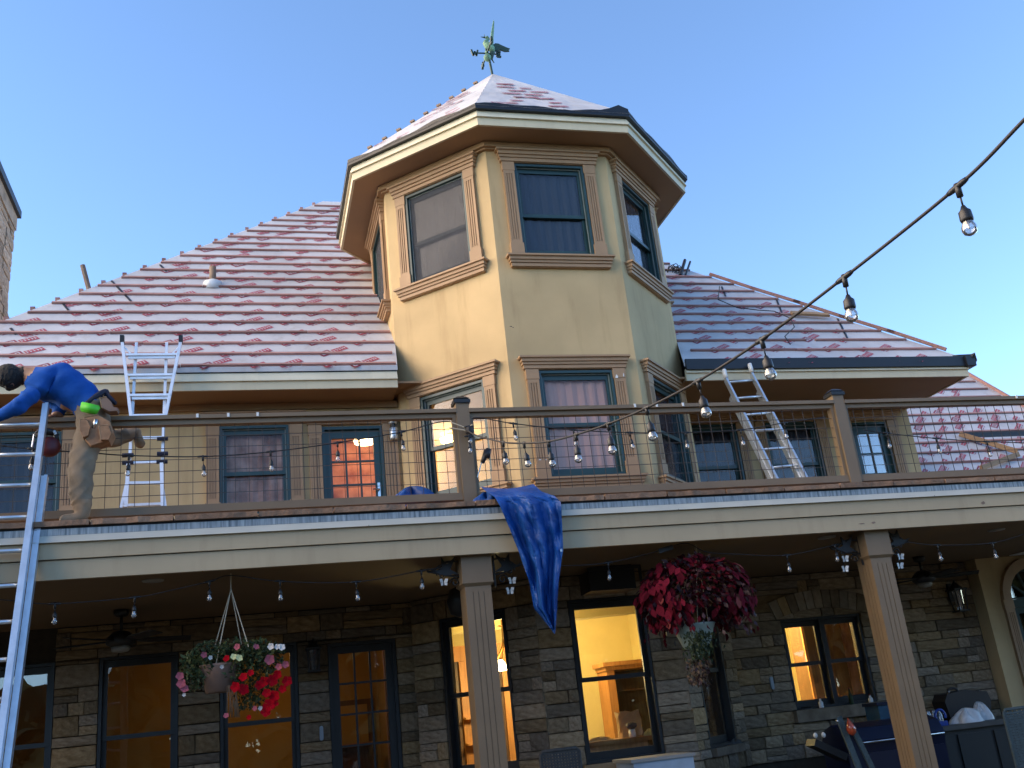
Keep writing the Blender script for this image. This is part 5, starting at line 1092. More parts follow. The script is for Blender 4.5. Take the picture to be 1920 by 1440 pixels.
for x, y, r, m in ((505,1237,0.045,'pink'),(438,1232,0.03,'yellowfl'),(448,1234,0.032,'yellowfl'),(425,1235,0.03,'redfl'),(457,1270,0.04,'redfl'),(442,1288,0.045,'redfl'),(456,1293,0.05,'redfl'),(470,1262,0.03,'redfl'),(495,1278,0.045,'redfl'),(510,1276,0.05,'redfl'),(520,1265,0.04,'redfl'),(485,1285,0.04,'redfl'),(538,1277,0.045,'redfl'),(530,1292,0.035,'redfl'),(500,1300,0.04,'redfl'),(515,1305,0.05,'redfl'),(505,1322,0.055,'redfl'),(498,1335,0.045,'redfl'),(512,1318,0.05,'redfl'),(337,1268,0.035,'pink'),(340,1282,0.04,'pink'),(346,1292,0.035,'pink'),(445,1213,0.03,'pink'),(382,1228,0.028,'pink'),(480,1213,0.028,'pink'),(523,1250,0.03,'pink'),(535,1246,0.032,'pink'),(508,1212,0.03,'whitefl'),(528,1214,0.032,'whitefl'),(520,1213,0.026,'whitefl'),(416,1250,0.018,'whitefl'),(394,1233,0.02,'whitefl'),(424,1342,0.024,'pink'),(467,1345,0.022,'redfl'),(478,1328,0.022,'pink'),(345,1303,0.016,'whitefl'),(488,1328,0.02,'whitefl')): flower(x, y, r, m)

# ------------------------------------------------------------------ ceiling fans, recessed lights, lanterns, speakers
def ceiling_fan(px, py, zmot, label, rot):
    c = atz(px, py, ZC-0.01); t = thing('ceiling_fan', c, label, 'ceiling fan', 'porch ceiling fans'); x, y = c.x, c.y
    mb = MB(); mb.lathe((x, y, ZC-0.075), [(0.05,0),(0.075,0.02),(0.078,0.072)], 16); mb.build('canopy', MT['iron'], t, True)
    mb = MB(); mb.lathe((x, y, zmot+0.10), [(0.016,0),(0.016,ZC-0.07-zmot-0.10)], 10); mb.build('rod', MT['iron'], t, True)
    mb = MB(); mb.lathe((x, y, zmot-0.06), [(0.10,0),(0.15,0.03),(0.15,0.09),(0.09,0.15),(0.035,0.17)], 18); mb.build('motor', MT['iron'], t, True)
    mb = MB(); mb.lathe((x, y, zmot-0.12), [(0.02,0),(0.085,0.012),(0.10,0.06)], 18); mb.build('light_bowl', MT['offwhite'], t, True)
    for k in range(5):
        a = rot+2*math.pi*k/5; d = Vector((math.cos(a), math.sin(a), 0)); s = Vector((-d.y, d.x, 0)); o_ = Vector((x, y, zmot))
        mb = MB(); mb.prism([o_+d*0.13-s*0.04, o_+d*0.30-s*0.07+Vector((0,0,0.015)), o_+d*0.72-s*0.07+Vector((0,0,0.015)), o_+d*0.74+s*0.05-Vector((0,0,0.015)), o_+d*0.30+s*0.07-Vector((0,0,0.015)), o_+d*0.13+s*0.04], (0,0,0.008)); mb.build('blade', MT['iron'], t)
ceiling_fan(228, 1145, 3.07, 'dark ceiling fan under the porch ceiling left of the flower basket', 0.3)
ceiling_fan(1722, 1045, 3.10, 'dark ceiling fan under the porch ceiling right of the right column', 0.9)
for x, y, lab in ((287, 1088, 'pale recessed ceiling disc above the left hanging basket'), (1550, 1007, 'pale recessed ceiling disc left of the right column'), (1868, 993, 'pale recessed ceiling disc near the right picture edge')):
    p = atz(x, y, ZC); t = thing('recessed_light', p, lab, 'ceiling light', 'recessed porch lights'); mb = MB(); mb.lathe((p.x, p.y, ZC-0.012), [(0.07,0.0),(0.095,0.001),(0.10,0.0115)], 20); mb.build('trim_ring', MT['offwhite'], t, True); mb = MB(); mb.lathe((p.x, p.y, ZC-0.013), [(0.065,0),(0.068,0.006)], 18); mb.build('lens', MT['offwhite'], t, True)
def lantern(F, u, z, label, s=1.0):
    p = F(u, 0.10, z); t = thing('wall_lantern', p, label, 'lantern', 'porch wall lanterns')
    mb = MB(); mb.fbox(F, u-0.05, u+0.05, 0.07, 0.10, z-0.02*s, z+0.20*s); mb.tube([F(u,0.10,z+0.14*s), F(u,0.20,z+0.22*s), F(u,0.20,z+0.17*s)], 0.012, 6); mb.build('bracket', MT['iron'], t)
    mb = MB()
    for a in (-1, 1):
        for b in (-1, 1): mb.tube([F(u+a*0.055*s, 0.20+b*0.055*s, z-0.14*s), F(u+a*0.075*s, 0.20+b*0.075*s, z+0.10*s)], 0.008, 4)
    mb.fbox(F, u-0.075*s, u+0.075*s, 0.20-0.075*s, 0.20+0.075*s, z-0.16*s, z-0.14*s); mb.fbox(F, u-0.09*s, u+0.09*s, 0.20-0.09*s, 0.20+0.09*s, z+0.10*s, z+0.12*s); mb.lathe(F(u, 0.20, z+0.12*s), [(0.085*s,0),(0.03*s,0.06*s),(0.012,0.08*s)], 8); mb.fbox(F, u-0.008, u+0.008, 0.20+0.060*s, 0.20+0.068*s, z-0.14*s, z+0.10*s); mb.build('cage', MT['iron'], t)
    mb = MB(); mb.lathe(F(u, 0.20, z-0.138*s), [(0.045*s,0),(0.062*s,0.235*s)], 8); mb.build('pane', glass_mat('lantern_glass', 2.0, base=0.05, diffuse_mix=0.12), t)
lantern(FL, -0.373, 2.80, 'dark caged lantern on the stone pier left of the porch door')
lantern(FL, 8.72, 2.86, 'caged lantern on the stone wall beside the arched door', 1.15)
c = at(1152, 1090, 1.55); t = thing('patio_heater', (c.x, 1.55, 3.1), 'black box heater hung from the porch ceiling above the bright window', 'heater')
a, b = at(1108, 1112, 1.45), at(1200, 1062, 1.45); mb = MB(); mb.box(a.x, b.x-0.08, 1.45, 1.80, a.z+0.02, b.z-0.01); mb.build('housing', MT['blackp'], t)
mb = MB(); mb.box(a.x-0.01, b.x, 1.43, 1.449, b.z-0.02, b.z+0.02); mb.box(b.x-0.03, b.x, 1.43, 1.449, a.z, b.z-0.02); mb.box(a.x+0.1, b.x-0.1, 1.46, 1.70, b.z-0.009, ZC-0.001); mb.build('bracket', MT['iron'], t)
c = at(862, 1128, 1.6); t = thing('outdoor_speaker', c, 'round black outdoor speaker behind the middle column', 'speaker'); mb = MB(); mb.lathe(c, [(0.02,-0.17),(0.11,-0.13),(0.145,0.0),(0.11,0.13),(0.02,0.17)], 18); mb.build('shell', MT['blackp'], t, True); mb = MB(); mb.tube([c+Vector((0,0,0.15)), (c.x, c.y, ZC)], 0.02, 8); mb.build('stem', MT['iron'], t)
c = at(735, 772, YW-0.10); t = thing('wall_sconce', c, 'small cylinder wall light beside the upper glazed door', 'wall light'); mb = MB(); mb.lathe((c.x, YW-0.11, 5.52), [(0.05,0),(0.055,0.01),(0.055,0.15),(0.05,0.16)], 16); mb.lathe((c.x, YW-0.11, 5.74), [(0.05,0),(0.055,0.01),(0.055,0.14),(0.05,0.15)], 16); mb.build('body', MT['alu'], t, True); mb = MB(); mb.lathe((c.x, YW-0.11, 5.68), [(0.03,0),(0.03,0.06)], 12); mb.box(c.x-0.03, c.x+0.03, YW-0.11, YW, 5.68, 5.74); mb.build('neck', MT['blackp'], t)
# paint flecks and small wall plates
for F, u, z, lab in ((FL, -0.308, 1.944, 'pale oval plate on the stone pier left of the porch door'), (FL, 5.62, 1.98, 'pale oval plate on the stone wall left of the paired window')):
    mb = MB(); mb.fbox(F, u-0.022, u+0.022, 0.07, 0.10, z-0.06, z+0.06); mb.lathe(F(u, 0.085, z+0.06), [(0.022,-0.014),(0.022,0.014)], 10, axis=(0,1,0)); mb.lathe(F(u, 0.085, z-0.06), [(0.022,-0.014),(0.022,0.014)], 10, axis=(0,1,0)); tag(mb.build('wall_plate', MT['greybox']), lab, 'wall plate')

# ------------------------------------------------------------------ hummingbird brackets with butterflies
def bird_bracket(col_px, tip_px, label, blabel, Y=0.25, butter=()):
    c = at(*col_px, Y); e = at(*tip_px, Y); sgn = 1 if e.x > c.x else -1; Lb = abs(e.x-c.x)
    t = thing('bird_bracket', c, label, 'bracket', 'hummingbird brackets'); mb = MB()
    mb.tube([c+Vector((0,0,0.14)), c+Vector((0,0,-0.17))], 0.012, 6)
    mb.tube(smooth([c+Vector((0,0,0.10)), c+Vector((sgn*Lb*0.45,0,0.10)), c+Vector((sgn*Lb*0.85,0,0.02)), e]), 0.010, 6)
    mb.tube(smooth([c+Vector((0,0,-0.05)), c+Vector((sgn*Lb*0.4,0,-0.03)), e]), 0.010, 6)
    sp = [c+Vector((sgn*(0.08+0.05*math.cos(a)*(1-a/9)), 0, -0.10+0.05*math.sin(a)*(1-a/9))) for a in [q*0.5 for q in range(15)]]; mb.tube(sp, 0.008, 5)
    sp = [c+Vector((sgn*(Lb*0.6+0.045*math.cos(a)*(1-a/9)), 0, -0.02+0.045*math.sin(a)*(1-a/9))) for a in [q*0.5 for q in range(15)]]; mb.tube(sp, 0.007, 5); mb.build('scroll', MT['iron'], t)
    o_ = c+Vector((sgn*Lb*0.42, -0.012, 0.03)); mb = MB(); V = lambda a, b: o_+Vector((sgn*a, 0, b))
    mb.prism([V(-0.12,-0.06), V(-0.03,0.0), V(-0.10,0.13), V(0.0,0.05), V(0.05,0.12), V(0.05,0.02), V(0.10,0.0), V(0.19,0.02), V(0.10,-0.025), V(0.02,-0.06), V(-0.06,-0.05)], (0, 0.024, 0)); mb.build('hummingbird', MT['iron'], t)
    for k, (bx, by) in enumerate(butter):
        p = at(bx, by, Y); bt = thing('butterfly_ornament', p, blabel[k], 'ornament', 'hanging butterflies'); mb = MB(); s = 0.045
        for sg in (-1, 1):
            n = Vector((sg*0.8, -0.6, 0.25)); mb.prism([p, p+Vector((sg*0.35*s,-0.3*s,0.9*s)), p+Vector((sg*0.95*s,-0.5*s,0.75*s)), p+Vector((sg*0.75*s,-0.35*s,0.1*s))], (0,0.004,0)); mb.prism([p, p+Vector((sg*0.7*s,-0.35*s,0.0)), p+Vector((sg*0.65*s,-0.3*s,-0.6*s)), p+Vector((sg*0.2*s,-0.1*s,-0.5*s))], (0,0.004,0))
        mb.build('wings', MT['white'], bt); mb = MB(); mb.tube([p+Vector((0,0,-0.03)), p+Vector((0,0,0.03))], 0.006, 6); mb.tube([p+Vector((0,0,0.03)), p+Vector((0,0,0.12))], 0.0015, 4); mb.build('body', MT['iron'], bt)
bird_bracket((866,1072), (800,1071), 'iron hummingbird bracket on the left of the middle column', ['white butterfly hanging left of the middle column'], butter=[(832,1093)])
bird_bracket((926,1068), (976,1057), 'iron hummingbird bracket on the right of the middle column', ['upper white butterfly hanging right of the middle column', 'lower white butterfly hanging right of the middle column'], butter=[(960,1090),(956,1109)])
bird_bracket((1612,1030), (1555,1025), 'iron hummingbird bracket on the left of the right column', ['upper white butterfly hanging left of the right column', 'lower white butterfly hanging left of the right column'], butter=[(1584,1049),(1584,1068)])
bird_bracket((1664,1020), (1702,1015), 'iron hummingbird bracket on the right of the right column', ['upper white butterfly hanging right of the right column', 'lower white butterfly hanging right of the right column'], butter=[(1688,1045),(1687,1062)])

# ------------------------------------------------------------------ lit rooms seen through the panes
cp_ = at(941, 1176, 4.2); cz = at(937, 1252, 4.2).z
chd = thing('chandelier', (cp_.x, cp_.y, 3.3), 'brass chandelier with glass shades inside the left bay window', 'chandelier')
mb = MB(); mb.lathe((cp_.x, cp_.y, cp_.z), [(0.02,0),(0.07,0.02),(0.02,0.035)], 14); mb.tube([(cp_.x, cp_.y, 3.33), (cp_.x, cp_.y, cz+0.38)], 0.010, 6)
for k in range(5):
    a = 2*math.pi*k/5+0.4; d = Vector((math.cos(a), math.sin(a), 0)); o_ = Vector((cp_.x, cp_.y, 0)); mb.tube(smooth([o_+Vector((0,0,cz+0.38)), o_+d*0.03+Vector((0,0,cz+0.25)), o_+d*0.16+Vector((0,0,cz+0.05)), o_+d*0.22+Vector((0,0,cz+0.09))]), 0.012, 6)
mb.build('frame', mat('brass', (0.45,0.25,0.07), 0.3, 0.1, metal=0.8), chd)
for k in range(5):
    a = 2*math.pi*k/5+0.4; d = Vector((math.cos(a), math.sin(a), 0)); mb = MB(); mb.lathe(Vector((cp_.x, cp_.y, cz-0.03))+d*0.22, [(0.09,0),(0.07,0.07),(0.03,0.12)], 12); mb.build('glass_shade', emit_mat('shade_glow', (1.0,0.80,0.42), 2.5), chd, True)
lo = bpy.data.objects.new('chandelier_light', lamp_light(None, 'chandelier_light', 30, (1.0,0.80,0.36), 0.15)); COL.objects.link(lo); adopt(lo, chd); lo.location = (cp_.x, cp_.y, cz-0.10)
ceiling_lamp((3.3, 5.0, 3.20), 'glowing ceiling lamp in the turret room behind the tall bright window', 30)
ceiling_lamp((5.75, 4.35, 3.20), 'glowing kitchen ceiling lamp behind the paired window', 95)
ceiling_lamp((-1.0, 5.6, 3.20), 'dim ceiling lamp in the room behind the left porch windows', 3, (1.0, 0.55, 0.18))
ceiling_lamp((1.9, 5.0, 5.95), 'glowing lamp in the upper turret room behind the left bay window', 9, (1.0, 0.68, 0.28))
ceiling_lamp((0.55, 4.6, 5.85), 'dim orange lamp in the room behind the upper glazed door', 4, (1.0, 0.5, 0.16))
def gx(px, py, Y): return at(px, py, Y)
# china cabinet
Yc = 5.3; a, b = gx(1128, 1243, Yc), gx(1225, 1236, Yc); zt = a.z
t = thing('china_cabinet', (a.x+0.6, Yc, 0.25), 'oak china cabinet with glass doors seen through the tall bright window', 'cabinet'); x0, x1 = a.x+0.06, a.x+1.5
mb = MB(); mb.box(x0, x0+0.12, Yc, Yc+0.45, 0.26, zt-0.12); mb.box(x1-0.1, x1, Yc, Yc+0.45, 0.26, zt-0.12); mb.box(x0+0.12, x1-0.1, Yc+0.40, Yc+0.45, 0.26, zt-0.12); mb.box(x0+0.12, x1-0.1, Yc, Yc+0.40, 0.26, 1.05); mb.build('carcass', MT['wood'], t)
mb = MB(); mb.box(x0-0.06, x1+0.06, Yc-0.06, Yc+0.46, zt-0.06, zt); mb.box(x0-0.02, x1+0.02, Yc-0.03, Yc+0.455, zt-0.119, zt-0.061); mb.build('crown', MT['wood'], t)
for q in range(3): mb = MB(); mb.box(x0+0.121, x1-0.101, Yc+0.05, Yc+0.399, 1.40+q*0.36, 1.42+q*0.36); mb.build('shelf', MT['wooddk'], t)
mb = MB(); mb.box(x0+0.121, x1-0.101, Yc+0.39, Yc+0.399, 1.06, zt-0.13); mb.build('back_panel', MT['wooddk'], t)
mb = MB(); mb.box(x0+0.121, x1-0.101, Yc+0.02, Yc+0.024, 1.06, zt-0.13); mb.build('pane', MT['glass'], t)
# table with clutter behind the tall window
p0 = gx(1100, 1392, 2.75); zc_ = p0.z; t = thing('side_table', (2.9, 2.9, 0.25), 'oak table with clutter just inside the tall bright window', 'table')
mb = MB(); mb.box(2.55, 3.55, 2.62, 3.25, zc_-0.05, zc_); mb.build('table_top', MT['wood'], t); mb = MB(); mb.box(2.6, 3.5, 2.66, 3.2, zc_-0.16, zc_-0.051); mb.build('apron', MT['wood'], t)
for x_, y_ in ((2.6,2.66),(3.44,2.66),(2.6,3.14),(3.44,3.14)): mb = MB(); mb.box(x_, x_+0.06, y_, y_+0.06, 0.25, zc_-0.161); mb.build('leg', MT['wood'], t)
def at_tab(px, Y=2.85): return gx(px, 1385, Y).x
bx = at_tab(1190); t = MB(); bm_ = []
for j in range(7):
    zz = zc_+0.30*j/6
    for i in range(16):
        a = 2*math.pi*i/16; k = 1+0.05*math.sin(3*a+j)+0.04*math.sin(7*a-2*j); t.v.append((bx+0.15*k*(1 if abs(math.cos(a)) > .5 else .8)*math.copysign(abs(math.cos(a))**0.6, math.cos(a)), 2.98+0.09*math.copysign(abs(math.sin(a))**0.6, math.sin(a))*k, zz+(0.012*math.sin(5*a) if j == 6 else 0)))
for j in range(6):
    for i in range(16): t.f.append((j*16+i, j*16+(i+1)%16, (j+1)*16+(i+1)%16, (j+1)*16+i)); t.m.append(0)
tag(t.build('paper_bag', MT['paper']), 'crumpled brown paper bag on the table inside the tall bright window', 'bag')
bx = at_tab(1188, 2.72); t = thing('jar', (bx, 2.74, zc_), 'small jar with dark purple top in front of the paper bag', 'jar'); mb = MB(); mb.lathe((bx, 2.74, zc_), [(0.04,0),(0.045,0.02),(0.04,0.09)], 12); mb.build('body', MT['white'], t, True); mb = MB(); mb.lathe((bx, 2.74, zc_+0.09), [(0.03,0),(0.07,0.03),(0.07,0.06),(0.03,0.08)], 12); mb.build('top', mat('purple', (0.05,0.03,0.06), 0.6), t, True)
bx = at_tab(1218, 2.78); tag(crumple((bx, 2.76, zc_), 0.08, 0.06, 0.07, 'yellow_cloth', 'yellowfl', 9), 'crumpled yellow cloth on the table at the right of the tall window', 'cloth')
bx = at_tab(1125, 2.78); tag(crumple((bx, 2.78, zc_), 0.14, 0.06, 0.045, 'bread_pack', 'paper', 12), 'low orange packet on the table at the left of the tall window', 'packet')
# woodwork seen through the left bay window
Yd_ = 5.0
t = thing('oak_doorway', (1.7, 5.6, 0.25), 'oak door casing and shelving inside the left bay window', 'doorway')
a, b = gx(858, 1215, 5.6), gx(960, 1215, 5.6); z1 = gx(870, 1240, 5.6).z
mb = MB(); mb.box(a.x-0.1, b.x+0.3, 5.56, 5.62, z1, z1+0.22); mb.build('head_casing', MT['wood'], t)
for px_ in (872, 893, 952): x_ = gx(px_, 1300, 5.6).x; mb = MB(); mb.box(x_-0.06, x_+0.10, 5.57, 5.63, 0.25, z1-0.001); mb.build('jamb_casing', MT['wood'], t)
mb = MB(); mb.box(a.x-0.1, b.x+0.3, 5.631, 5.68, 0.25, z1); mb.build('panel', MT['wooddk'], t)
for q in range(5): mb = MB(); mb.box(a.x, a.x+0.35, 5.40, 5.56, 0.9+q*0.35, 0.93+q*0.35); mb.build('shelf', MT['wood'], t)
# slatted chair back and tall trim near the right bay pane
F1 = octf(1); t = thing('oak_shutter', F1(0.2, -0.35, 0.25), 'orange oak shutter board inside the narrow right bay window', 'shutter'); mb = MB(); mb.fbox(F1, -0.16, 0.12, -0.155, -0.135, 1.32, 3.0); mb.build('board', MT['wood'], t); mb = MB(); mb.fbox(F1, -0.16, -0.13, -0.134, -0.125, 1.34, 2.98); mb.fbox(F1, 0.09, 0.12, -0.134, -0.125, 1.34, 2.98); mb.build('stile', MT['wood'], t)
# kitchen
xk = gx(1500, 1240, 4.1).x+0.10; t = thing('kitchen_cabinet', (xk+0.4, 4.2, 1.2), 'brown kitchen wall cabinet seen through the left half of the paired window', 'cabinet'); mb = MB(); mb.box(xk, xk+0.62, 4.05, 4.45, 1.3, 3.2); mb.build('carcass', MT['wooddk'], t); mb = MB(); mb.box(xk-0.03, xk+0.015, 4.02, 4.049, 1.3, 3.2); mb.build('face_frame', MT['wood'], t)
t = thing('wood_curtain', (7.7, 4.3, 1.3), 'brown pleated curtain inside the right half of the paired window', 'curtain'); mb = MB(); x0 = gx(1548, 1200, 4.2).x
for q in range(40): xa = x0+q*0.045; ya_, yb_ = 4.2+0.03*math.sin(q*1.9), 4.2+0.03*math.sin((q+1)*1.9); mb.add([(xa, ya_, 1.2), (xa+0.045, yb_, 1.2), (xa+0.045, yb_, 3.2), (xa, ya_, 3.2)], [(0,1,2,3)])
mb.build('cloth', MT['rust'], t); mb = MB(); mb.tube([(x0-0.05, 4.2, 3.2), (x0+1.9, 4.2, 3.2)], 0.015, 6); mb.build('curtain_rod', MT['iron'], t)
mb = MB(); mb.box(5.4, 8.6, 3.72, 4.0, 1.45, 1.52); tag(mb.build('kitchen_counter', MT['white']), 'pale kitchen counter inside the paired window', 'counter')
# dim room: a picture and a sofa back
t = thing('picture_frame', (0.3, 7.3, 1.5), 'dark framed picture behind the porch door glass', 'picture'); mb = MB(); mb.box(-0.3, 0.75, 7.34, 7.395, 1.35, 2.45); mb.build('frame', MT['wooddk'], t); mb = MB(); mb.box(-0.22, 0.67, 7.33, 7.339, 1.43, 2.37); mb.build('canvas', MT['walldim'], t)
t = thing('oak_post', (0.70, 4.6, 0.25), 'orange oak door post behind the porch door glass', 'post'); x_ = gx(729, 1330, 4.6).x; mb = MB(); mb.box(x_-0.03, x_+0.10, 4.6, 4.7, 0.25, 2.95); mb.build('board', MT['wood'], t)
t = thing('cabinet', (0.2, 6.4, 0.25), 'low dark cabinet behind the porch door glass', 'cabinet'); mb = MB(); mb.box(-0.4, 0.55, 6.2, 6.7, 0.25, 1.75); mb.build('carcass', MT['wooddk'], t); mb = MB(); mb.box(-0.45, 0.6, 6.15, 6.72, 1.751, 1.80); mb.build('top', MT['wood'], t)

# ------------------------------------------------------------------ porch furniture and clutter, lower right
def wick_chair(px0, px1, pyt, Y, label, m, gap=0.03):
    a, b = at(px0, pyt, Y), at(px1, pyt, Y); x0, x1, zt = a.x, b.x, a.z; t = thing('wicker_chair', ((x0+x1)/2, Y, 0), label, 'chair', 'porch chairs')
    mb = MB(); n = int((x1-x0)/0.03)
    for q in range(n): x = x0+(x1-x0)*(q+0.5)/n; mb.box(x-0.009, x+0.009, Y-0.006+0.008*(q%2), Y+0.006+0.008*(q%2), 0.5, zt-0.02)
    z = 0.5
    k = 0
    while z < zt-0.03: mb.box(x0, x1, Y-0.011+0.006*(k%2), Y-0.003+0.006*(k%2), z, z+0.020); z += 0.028; k += 1
    o = mb.build('woven_back', MT[m], t); o['kind'] = 'stuff'
    mb = MB(); mb.tube([(x0, Y, 0.02), (x0, Y, zt-0.03), (x0+0.03, Y, zt), (x1-0.03, Y, zt), (x1, Y, zt-0.03), (x1, Y, 0.02)], 0.018, 8); mb.build('frame', MT[m], t, True)
    mb = MB(); mb.box(x0+0.02, x1-0.02, Y+0.02, Y+0.5, 0.42, 0.48); mb.build('seat', MT[m], t)
    for x_ in (x0+0.03, x1-0.03): mb = MB(); mb.tube([(x_, Y+0.48, 0.0), (x_, Y+0.48, 0.42)], 0.018, 6); mb.build('leg', MT[m], t)
wick_chair(1012, 1086, 1410, 0.9, 'dark wicker chair back at the bottom edge below the tall bright window', 'cloth_dk')
wick_chair(1880, 1960, 1331, 0.9, 'blue grey wicker chair back at the right edge in front of the counter', 'wick2')
a, b = at(1165, 1428, 1.2), at(1300, 1420, 1.2); t = thing('storage_bench', ((a.x+b.x)/2, 1.4, 0), 'pale blue grey storage box below the narrow bay window', 'box'); mb = MB(); mb.box(a.x+0.13, b.x, 1.2, 1.75, 0, a.z-0.03); mb.build('body', MT['greybox'], t); mb = MB(); mb.box(a.x+0.10, b.x+0.02, 1.18, 1.77, a.z-0.029, a.z+0.005); mb.build('lid', MT['offwhite'], t)
# outdoor counter
YK = 2.35; zk = at(1800, 1358, YK).z; x0 = 5.5
t = thing('outdoor_kitchen', (7.6, 2.8, 0), 'dark outdoor kitchen counter along the stone wall at lower right', 'counter'); xk0 = at(1640, 1372, YK).x
mb = MB(); mb.box(xk0, 9.05, YK, 3.33, zk-0.06, zk); mb.build('counter_top', MT['counter'], t); mb = MB(); mb.box(xk0+0.06, 9.0, YK+0.06, 3.32, 0.0, zk-0.061); mb.build('cabinet', MT['cabinet'], t)
for q in range(4): xq = xk0+0.1+q*0.55; mb = MB(); mb.box(xq, xq+0.5, YK+0.04, YK+0.059, 0.3, zk-0.12); mb.build('door', MT['cabinet'], t)
# grill
YG = 1.75; a, b = at(1598, 1395, YG), at(1700, 1384, YG); t = thing('grill', ((a.x+b.x)/2, YG+0.3, 0), 'navy covered grill with steel handle behind the right column', 'grill'); gxa, gxb = a.x-0.05, b.x+0.55
mb = MB(); zg = a.z; pf = [(YG+0.05, zg-0.12), (YG+0.02, zg+0.02), (YG+0.10, zg+0.16), (YG+0.30, zg+0.22), (YG+0.55, zg+0.14), (YG+0.60, zg-0.12)]
mb.prism([(gxa, y_, z_) for y_, z_ in pf], (gxb-gxa, 0, 0)); mb.build('lid', MT['navyen'], t); mb = MB(); mb.box(gxa, gxb, YG+0.05, YG+0.58, 0.35, zg-0.121); mb.build('firebox', MT['navyen'], t)
mb = MB(); mb.tube([(gxa+0.05, YG-0.03, zg), (gxb-0.05, YG-0.03, zg)], 0.014, 8); mb.tube([(gxa+0.08, YG-0.03, zg), (gxa+0.08, YG+0.04, zg)], 0.01, 6); mb.tube([(gxb-0.08, YG-0.03, zg), (gxb-0.08, YG+0.04, zg)], 0.01, 6); mb.build('handle', MT['steel'], t, True)
for x_ in (gxa+0.05, gxb-0.1): mb = MB(); mb.box(x_, x_+0.05, YG+0.1, YG+0.5, 0, 0.349); mb.build('leg', MT['blackp'], t)
# folded sling chair in front of the grill, red glass ornament
YO = 1.45
t = thing('folding_chair', at(1600, 1440, YO), 'dark folded sling chair leaning in front of the grill', 'chair', 'porch chairs'); mb = MB()
for a, b, w in (((1572,1344),(1622,1470),0.07), ((1602,1372),(1650,1470),0.06)): mb.beam(at(*a, YO), at(*b, YO), w, 0.03, up=(0,1,0))
mb.build('frame', MT['wick2'], t); mb = MB(); mb.prism([at(1578,1350,YO+0.02), at(1600,1376,YO+0.02), at(1648,1470,YO+0.02), at(1626,1470,YO+0.02)], (0,0.015,0)); mb.build('sling', MT['navy'], t); mb = MB(); mb.lathe(at(1570,1352,YO), [(0.01,-0.02),(0.018,0),(0.01,0.02)], 8); mb.build('end_cap', MT['steel'], t, True)
c = at(1595, 1364, YO-0.08); t = thing('glass_flame', c, 'red glass teardrop ornament on the folded chair', 'ornament'); mb = MB(); mb.lathe(c, [(0.01,-0.09),(0.045,-0.06),(0.055,-0.02),(0.04,0.03),(0.015,0.08),(0.003,0.11)], 14, axis=(-0.15,0,1)); mb.build('glass', MT['redglass'], t, True); mb = MB(); mb.lathe(c+Vector((0.01,-0.055,-0.01)), [(0.004,-0.008),(0.010,0.0),(0.004,0.008)], 8); mb.build('painted_highlight', MT['white'], t)  # small white bump painted as the bright highlight on the red glass
c = at(1530, 1380, YO+0.3); t = thing('grill_light', c, 'two small white spot lamps on a dark arm left of the grill', 'lamp'); mb = MB(); mb.beam(at(1520,1392,YO+0.3), at(1580,1420,YO+0.3), 0.2, 0.08); mb.build('arm', MT['blackp'], t)
for x_, y_ in ((1529,1379),(1544,1378)): mb = MB(); mb.lathe(at(x_, y_, YO+0.28), [(0.008,-0.03),(0.022,-0.015),(0.024,0.01),(0.01,0.03)], 10); mb.build('spot', MT['white'], t, True)
# things on the counter
c = at(1752, 1355, YK+0.2); t = thing('water_pack', (c.x, c.y, zk), 'shrink wrapped pack of water bottles on the outdoor counter', 'bottles')
for q in range(3):
    for r_ in range(2): mb = MB(); mb.lathe((c.x-0.10+q*0.085, YK+0.16+r_*0.09, zk), [(0.036,0),(0.038,0.02),(0.036,0.13),(0.015,0.18),(0.015,0.20)], 12); mb.build('bottle', MT['bottle'], t, True)
mb = MB(); mb.box(c.x-0.16, c.x+0.13, YK+0.10, YK+0.31, zk+0.001, zk+0.06); mb.build('wrap', MT['bluelab'], t); mb = MB(); cc_ = at(1763, 1342, YK+0.09); mb.tube([cc_+Vector((0.075*math.cos(a), 0, 0.075*math.sin(a))) for a in [q*math.pi/8-0.5 for q in range(12)]], 0.017, 6); mb.build('handle_band', MT['bluelab'], t, True)
c = at(1815, 1350, YK+0.2); tag(crumple((c.x, YK+0.2, zk), 0.22, 0.12, 0.17, 'plastic_bag', 'bagw', 31), 'crumpled white plastic bag on the outdoor counter', 'bag')
c = at(1843, 1338, YK+0.35); tag(crumple((c.x, YK+0.38, zk), 0.13, 0.10, 0.22, 'plastic_bag', 'bagw', 37), 'upright pale plastic bag behind the white one on the counter', 'bag')
c = at(1812, 1320, 2.95); t = thing('tote_bag', (c.x, 3.0, zk), 'dark leather tote bag standing on the outdoor counter', 'bag'); mb = MB(); zt = at(1810, 1296, 2.95).z
mb.prism([(c.x-0.32, 2.9, zk), (c.x-0.36, 2.9, zt-0.10), (c.x-0.30, 2.9, zt-0.01), (c.x, 2.9, zt+0.02), (c.x+0.33, 2.9, zt-0.03), (c.x+0.36, 2.9, zt-0.14), (c.x+0.30, 2.9, zk)], (0, 0.28, 0)); mb.build('body', MT['lbag'], t)
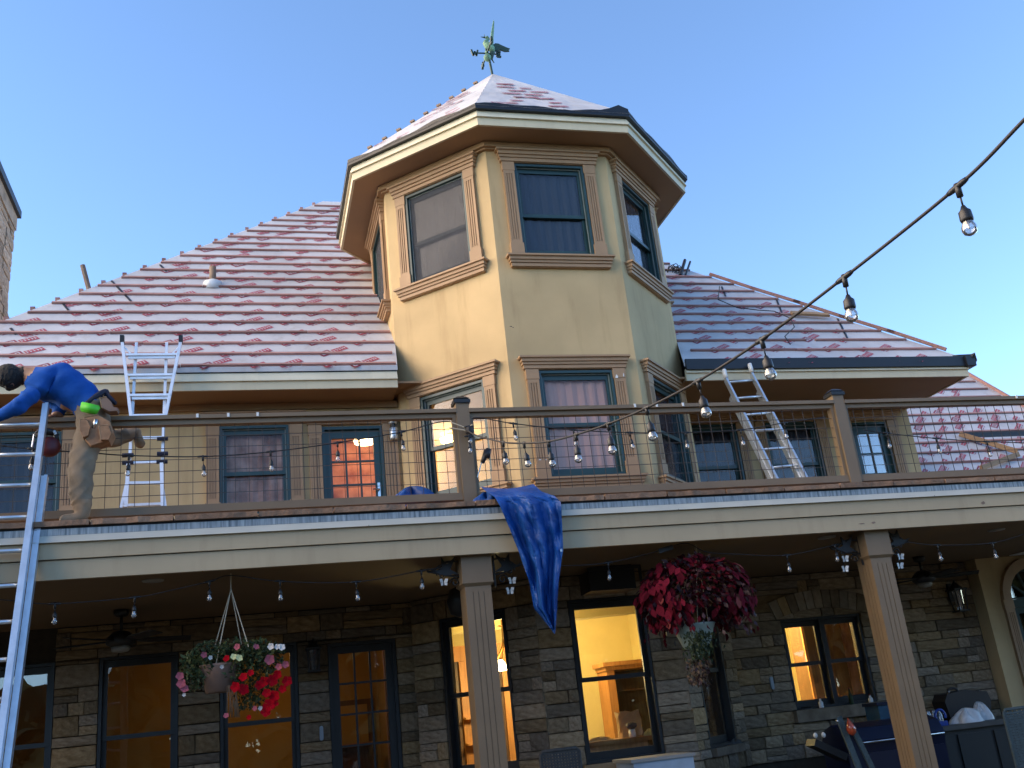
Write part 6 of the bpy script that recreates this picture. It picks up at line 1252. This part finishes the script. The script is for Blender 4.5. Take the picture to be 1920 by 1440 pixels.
mb = MB(); mb.tube(smooth([(c.x-0.25, 2.95, zt-0.02), (c.x-0.22, 2.95, zt+0.05), (c.x-0.12, 2.95, zt+0.05), (c.x-0.08, 2.95, zt)]), 0.018, 6); mb.build('handle', MT['lbag'], t, True); mb = MB(); mb.lathe((c.x-0.27, 2.89, zt+0.02), [(0.006,-0.012),(0.016,0.0),(0.006,0.012)], 8); mb.lathe((c.x+0.20, 2.89, zt-0.01), [(0.006,-0.01),(0.012,0.0),(0.006,0.01)], 8); mb.build('buckle', MT['steel'], t, True)
c = at(1665, 1350, 2.3); t = thing('cooler', (c.x, 2.4, zg), 'teal drink cooler standing beside the right column', 'cooler'); mb = MB(); z0 = at(1665, 1366, 2.3).z; z1 = at(1660, 1322, 2.3).z; mb.box(c.x-0.10, c.x+0.30, 2.3, 2.6, max(0.9, z0-0.15), z1); mb.build('body', MT['teal'], t); mb = MB(); mb.box(c.x-0.12, c.x+0.32, 2.28, 2.62, z1+0.001, z1+0.04); mb.build('lid', MT['navyen'], t); mb = MB(); mb.box(c.x+0.1, c.x+0.3, 2.35, 2.55, 0, max(0.899, z0-0.151)); mb.build('stand', MT['cabinet'], t)
# odds and ends on the window sills
for px_, h, m, lab in ((1541, 0.12, 'bagw', 'small grey bottle on the paired window sill by the mullion'), (1599, 0.20, 'leaf_dk', 'tall dark bottle on the paired window sill'), (1636, 0.09, 'bagw', 'small pale jar at the right end of the paired window sill')):
    c = at(px_, 1328, YW-0.08); z0 = 1.598; mb = MB(); mb.lathe((c.x, YW-0.08, z0), [(0.028,0),(0.03,0.01),(0.03,h*0.6),(0.013,h*0.75),(0.013,h)], 12); t = thing('bottle', (c.x, YW-0.08, z0), lab, 'bottle', 'bottles on the sill'); mb.build('body', MT[m], t, True); mb = MB(); mb.lathe((c.x, YW-0.08, z0+h), [(0.015,0),(0.015,0.02)], 10); mb.build('cap', MT['maroon'], t, True)
c = at(1511, 1330, YW-0.08); mb = MB(); mb.tube([(c.x+0.09*math.cos(a), YW-0.08+0.03*math.sin(a), 1.605+0.03*max(0, math.sin(a))) for a in [2*math.pi*q/20 for q in range(21)]], 0.008, 6); tag(mb.build('hose_coil', MT['blackp']), 'small black coil of hose on the left end of the paired window sill', 'hose')
F1 = octf(1); p = F1(0.36, 0.05, 1.30); tag(crumple((p.x, p.y, 1.299), 0.09, 0.05, 0.06, 'work_gloves', 'cloth_dk', 41), 'crumpled dark work gloves on the sill of the narrow bay window', 'gloves')
print('stones', n_stones, 'objects', len(bpy.data.objects))
